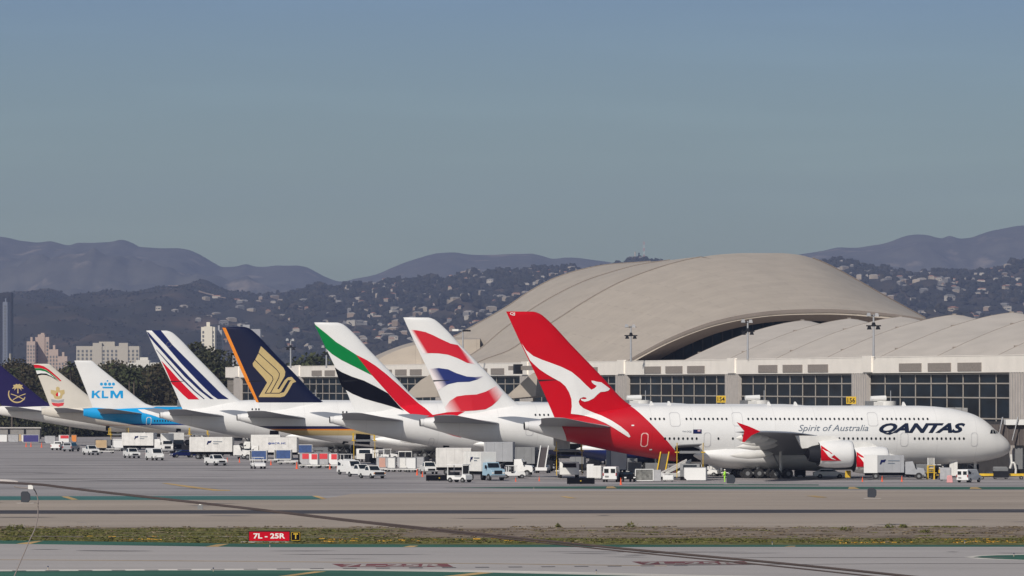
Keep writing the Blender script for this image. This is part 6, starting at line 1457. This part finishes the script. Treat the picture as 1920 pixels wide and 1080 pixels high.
# ------------------------------------------------------------------ people
def person(x,y,label,top,legs,deg=0,z=0,pose='stand',head=mat('hard_hat',(.7,.68,.6),.4)):
    X,Y,_=G(x,y); t=thing('person',label,'person',(X,Y,z),R(deg))
    lean=.0 if pose=='stand' else .35
    J=dict(pel=(0,0,.95),ch=(lean*.55,0,1.35),neck=(lean*.75,0,1.50),head=(lean*.9,0,1.64),hl=(0,.10,.92),hr=(0,-.10,.92),kl=(.10,.14,.50),kr=(.02,-.14,.50),al=(.0,.16,.09),ar=(-.08,-.16,.09),tl=(.16,.17,.04),tr=(.08,-.17,.04),
           sl=(lean*.6,.20,1.42),sr=(lean*.6,-.20,1.42),el=(lean*.6+.10,.27,1.14),er=(lean*.6+.05,-.28,1.14),wl=(lean*.6+.28,.24,.96),wr=(lean*.6+.22,-.25,.92))
    E=[('pel','ch'),('ch','neck'),('neck','head'),('pel','hl'),('pel','hr'),('hl','kl'),('kl','al'),('al','tl'),('hr','kr'),('kr','ar'),('ar','tr'),('ch','sl'),('ch','sr'),('sl','el'),('el','wl'),('sr','er'),('er','wr')]
    Rr=dict(pel=.15,ch=.16,neck=.06,head=.105,hl=.10,hr=.10,kl=.075,kr=.075,al=.05,ar=.05,tl=.04,tr=.04,sl=.075,sr=.075,el=.05,er=.05,wl=.035,wr=.035)
    ks=list(J); vs=[J[k] for k in ks]; es=[(ks.index(a),ks.index(b_)) for a,b_ in E]
    for w,s in (('wl',1),('wr',-1)):
        for i in range(5):
            o=len(vs); a=J[w]; dx=(i-2)*.018; vs.append((a[0]+.05+dx*.5,a[1]+dx,a[2]-.07-(.01 if i in (1,2,3) else 0))); es.append((ks.index(w),o)); ks.append('f%s%d'%(w,i)); Rr['f%s%d'%(w,i)]=.009
            J['f%s%d'%(w,i)]=vs[-1]
    me=bpy.data.meshes.new('body'); me.from_pydata(vs,es,[]); o=bpy.data.objects.new('body',me); C.objects.link(o)
    md=o.modifiers.new('s','SKIN'); 
    for i,k in enumerate(ks): me.skin_vertices[0].data[i].radius=(Rr[k],)*2 if me.skin_vertices else 0
    me.skin_vertices[0].data[0].use_root=True
    o.modifiers.new('ss','SUBSURF').levels=1
    dg=bpy.context.evaluated_depsgraph_get(); m2=bpy.data.meshes.new_from_object(o.evaluated_get(dg)); bpy.data.objects.remove(o)
    m2.materials.clear()
    for mm in (legs,top,mat('skin',(.45,.28,.20),.6)): m2.materials.append(mm)
    for p in m2.polygons:
        c=p.center; p.material_index=2 if (c.z>1.50 or (c.z<1.0 and abs(c.y)>.20 and c.z>.8)) else (1 if c.z>.98 else 0)
        p.use_smooth=True
    o=bpy.data.objects.new('body',m2); C.objects.link(o); o.parent=t
    hx=lean*.9; MB().lathe([(0,.125),(.06,.12),(.12,.08),(.14,.01)],(0,0,0),head,12).build('hat',t,smooth=True)
    h=t.children[-1]; h.rotation_euler=(0,-R(90),0); h.location=(hx,0,1.67)
    v=MB(); v.loft([[( (lean*.55)*k+.17*math.cos(a),.215*math.sin(a),1.0+.42*k) for a in [2*math.pi*i/12 for i in range(12)]] for k in (0,.5,1)],top,caps=False); v.build('vest',t,smooth=True)
    return t
try:
    person(1359,904,'ground worker in bright hi-vis green standing left of the slate marker by the main wheels',HIVIS,HIVIS,200)
    person(1283,895,'ground worker in hi-vis vest beside the beige container under the cargo door',HIVIS,NAVY,160)
    person(943,893,'worker in dark clothes between the pale blue truck and the white cab truck',NAVY,DARK,240)
    person(1762,900,'worker in a yellow vest near the yellow work stands',YEL,NAVY,30)
except Exception as ex: print('PERSON FAIL',ex)

# ------------------------------------------------------------------ overhead cables and the bent wire in front
def cable(name,pts,r,m,label,cat='cable',parent=None,group=None):
    P=[Vector(W(x,y,D)) for x,y,D in pts]; P=resample(P,30); b=MB(); rings=[]
    for i,p in enumerate(P):
        d=(P[min(i+1,len(P)-1)]-P[max(i-1,0)]).normalized(); a=d.cross(Vector((0,0,1))).normalized(); c=a.cross(d)
        rings.append([p+a*r*math.cos(t)+c*r*math.sin(t) for t in [2*math.pi*k/8 for k in range(8)]])
    b.loft(rings,m); o=b.build(name,parent,smooth=True)
    if parent is None: tag(o,label,cat,group)
    return o
CAB=mat('cable_sheath',(.055,.040,.038),.8,amp=.15)
pts=[(-60,902,120),(0,904,118),(61,907,116),(155,918,114),(297,934,111),(475,954,108),(645,974,105),(795,990,103),(1000,1011.5,100),(1160,1028,98),(1400,1050,96),(1700,1080,92),(1900,1102,90)]
cable('overhead_cable',[(x,y,D) for x,y,D in pts],.018,CAB,'thick brown overhead cable sloping across the lower picture',group='overhead cables')
cable('overhead_cable',[(x,y+1.5+max(0,(x-500)*.0050),D-.3) for x,y,D in pts],.011,CAB,'thinner brown cable just beneath the thick overhead cable',group='overhead cables')
cable('cable_splice',[(-60,900,119.8),(10,902.4,118.2),(31,905,117.2)],.034,mat('splice_sleeve',(.50,.46,.43),.6),'pale sleeve on the overhead cable at the left edge','cable sleeve')
t=thing('hanging_wire','thin bent grey wire with a small pale clamp hanging from the overhead cable','wire',(0,0,0))
cable('wire',[(26,912,115.9),(45,915,115.9),(61,915,115.9),(68,925,115.9),(71.5,940,115.9),(71,965,115.9),(66,990,115.9),(56,1012,115.9),(44,1040,115.9),(26,1082,115.9)],.010,mat('wire_metal',(.20,.17,.16),.6),None,parent=t)
X,Y,Z=W(58,913,115.8); MB().box(X-.05,X+.04,Y-.03,Y+.03,Z-.04,Z+.035,OFFW).build('clamp',t)
# ------------------------------------------------------------------ more ramp equipment in the shade under the row of aircraft
rq=random.Random(5)
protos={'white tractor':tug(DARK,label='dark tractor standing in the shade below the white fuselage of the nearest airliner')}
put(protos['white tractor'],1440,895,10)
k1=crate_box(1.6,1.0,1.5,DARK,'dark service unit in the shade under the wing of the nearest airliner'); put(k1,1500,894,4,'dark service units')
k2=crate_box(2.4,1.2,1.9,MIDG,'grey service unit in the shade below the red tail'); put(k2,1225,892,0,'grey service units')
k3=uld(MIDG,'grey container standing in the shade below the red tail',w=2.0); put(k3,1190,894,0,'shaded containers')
k4=dolly('dolly standing in the shade below the red tail'); put(k4,1175,890,0,'shaded dollies')
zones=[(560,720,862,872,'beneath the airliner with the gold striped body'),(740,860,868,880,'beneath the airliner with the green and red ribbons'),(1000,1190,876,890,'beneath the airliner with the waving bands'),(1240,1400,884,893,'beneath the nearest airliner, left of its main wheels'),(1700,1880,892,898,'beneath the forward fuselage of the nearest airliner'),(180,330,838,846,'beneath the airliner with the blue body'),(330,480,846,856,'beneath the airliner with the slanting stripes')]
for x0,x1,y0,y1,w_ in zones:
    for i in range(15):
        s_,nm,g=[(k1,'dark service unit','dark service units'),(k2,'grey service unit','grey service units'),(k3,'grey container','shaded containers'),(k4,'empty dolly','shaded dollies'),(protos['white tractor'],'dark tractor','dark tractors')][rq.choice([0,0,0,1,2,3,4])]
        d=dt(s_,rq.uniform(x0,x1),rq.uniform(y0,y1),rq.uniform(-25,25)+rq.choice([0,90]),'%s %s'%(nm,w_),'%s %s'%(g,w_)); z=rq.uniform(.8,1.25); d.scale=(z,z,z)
# ------------------------------------------------------------------ haze, sky, sun, camera
b=MB(); b.box(-4300,4300,-160,20900,-1,640,BLACK); hz=b.build('haze',kind='stuff')
m=bpy.data.materials.new('haze_air'); m.use_nodes=True; nt=m.node_tree; nt.nodes.clear()
out=nt.nodes.new('ShaderNodeOutputMaterial'); pv=nt.nodes.new('ShaderNodeVolumePrincipled'); pv.inputs['Color'].default_value=HZC; pv.inputs['Density'].default_value=HAZE
pv.inputs['Anisotropy'].default_value=0.0; nt.links.new(pv.outputs[0],out.inputs['Volume']); hz.data.materials.clear(); hz.data.materials.append(m)
SUN_EL=R(36); SUN_AZ=math.atan2(-.39,-.92)          # direction to the sun in plan (x,y) = (-.39,-.92)
sx_,sy_=-.45,-.89
sd=Vector((sx_*math.cos(SUN_EL),sy_*math.cos(SUN_EL),math.sin(SUN_EL))).normalized()
L=bpy.data.lights.new('sun','SUN'); L.energy=SUN_E; L.angle=R(.53); L.color=(1,.93,.84)
so=bpy.data.objects.new('sun',L); C.objects.link(so); so.rotation_euler=sd.to_track_quat('Z','Y').to_euler()
w=bpy.data.worlds.new('World'); bpy.context.scene.world=w; w.use_nodes=True; nt=w.node_tree; bg=nt.nodes['Background']
sk=nt.nodes.new('ShaderNodeTexSky'); sk.sky_type='NISHITA'; sk.sun_disc=False; sk.sun_elevation=SUN_EL; sk.sun_rotation=math.atan2(sx_,sy_)
sk.air_density=1.0; sk.dust_density=SKY_DUST; sk.ozone_density=2.0; sk.altitude=0
bg.inputs['Strength'].default_value=SKY_S
# smog layer low over the horizon: the real sky is duller and greyer within a few degrees of it
tc=nt.nodes.new('ShaderNodeTexCoord'); sp=nt.nodes.new('ShaderNodeSeparateXYZ'); nt.links.new(tc.outputs['Generated'],sp.inputs[0])
cr=nt.nodes.new('ShaderNodeValToRGB'); mr=nt.nodes.new('ShaderNodeMapRange'); mr.inputs['From Min'].default_value=0; mr.inputs['From Max'].default_value=.20
nt.links.new(sp.outputs['Z'],mr.inputs['Value']); nt.links.new(mr.outputs['Result'],cr.inputs['Fac'])
e=cr.color_ramp.elements; e[0].position=0; e[0].color=(*SK0,1); e[1].position=1; e[1].color=(1,1,1,1); x=e.new(.30); x.color=(*SK1,1); x=e.new(.14); x.color=(*SKM,1)
mx=nt.nodes.new('ShaderNodeMix'); mx.data_type='RGBA'; mx.blend_type='MULTIPLY'; mx.inputs['Factor'].default_value=1
nt.links.new(sk.outputs[0],mx.inputs[6]); nt.links.new(cr.outputs['Color'],mx.inputs[7]); mp=nt.nodes.new('ShaderNodeMapping'); mp.inputs['Scale'].default_value=(14,14,150); nt.links.new(tc.outputs['Generated'],mp.inputs['Vector'])
nz=nt.nodes.new('ShaderNodeTexNoise'); nz.inputs['Scale'].default_value=1; nz.inputs['Detail'].default_value=5; nt.links.new(mp.outputs['Vector'],nz.inputs['Vector'])
rg=nt.nodes.new('ShaderNodeMapRange'); rg.inputs['From Min'].default_value=.5; rg.inputs['From Max'].default_value=.75; rg.inputs['To Min'].default_value=1; rg.inputs['To Max'].default_value=1.07; nt.links.new(nz.outputs['Fac'],rg.inputs['Value'])
sv=nt.nodes.new('ShaderNodeVectorMath'); sv.operation='SCALE'; nt.links.new(mx.outputs[2],sv.inputs[0]); nt.links.new(rg.outputs['Result'],sv.inputs['Scale']); nt.links.new(sv.outputs[0],bg.inputs['Color'])
cd=bpy.data.cameras.new('camera'); cam=bpy.data.objects.new('camera',cd); C.objects.link(cam); bpy.context.scene.camera=cam
cam.location=(0,0,HC); cam.rotation_euler=(R(90),0,0); cd.sensor_width=36; cd.lens=36*F/1920; cd.shift_y=(HY-540)/1920; cd.clip_start=.5; cd.clip_end=60000
sc=bpy.context.scene; sc.render.resolution_x=1024; sc.render.resolution_y=576
sc.view_settings.view_transform='Standard'; sc.view_settings.look='None'; sc.view_settings.exposure=EXPO; sc.view_settings.gamma=1
sc.render.engine='CYCLES'; sc.cycles.volume_bounces=0
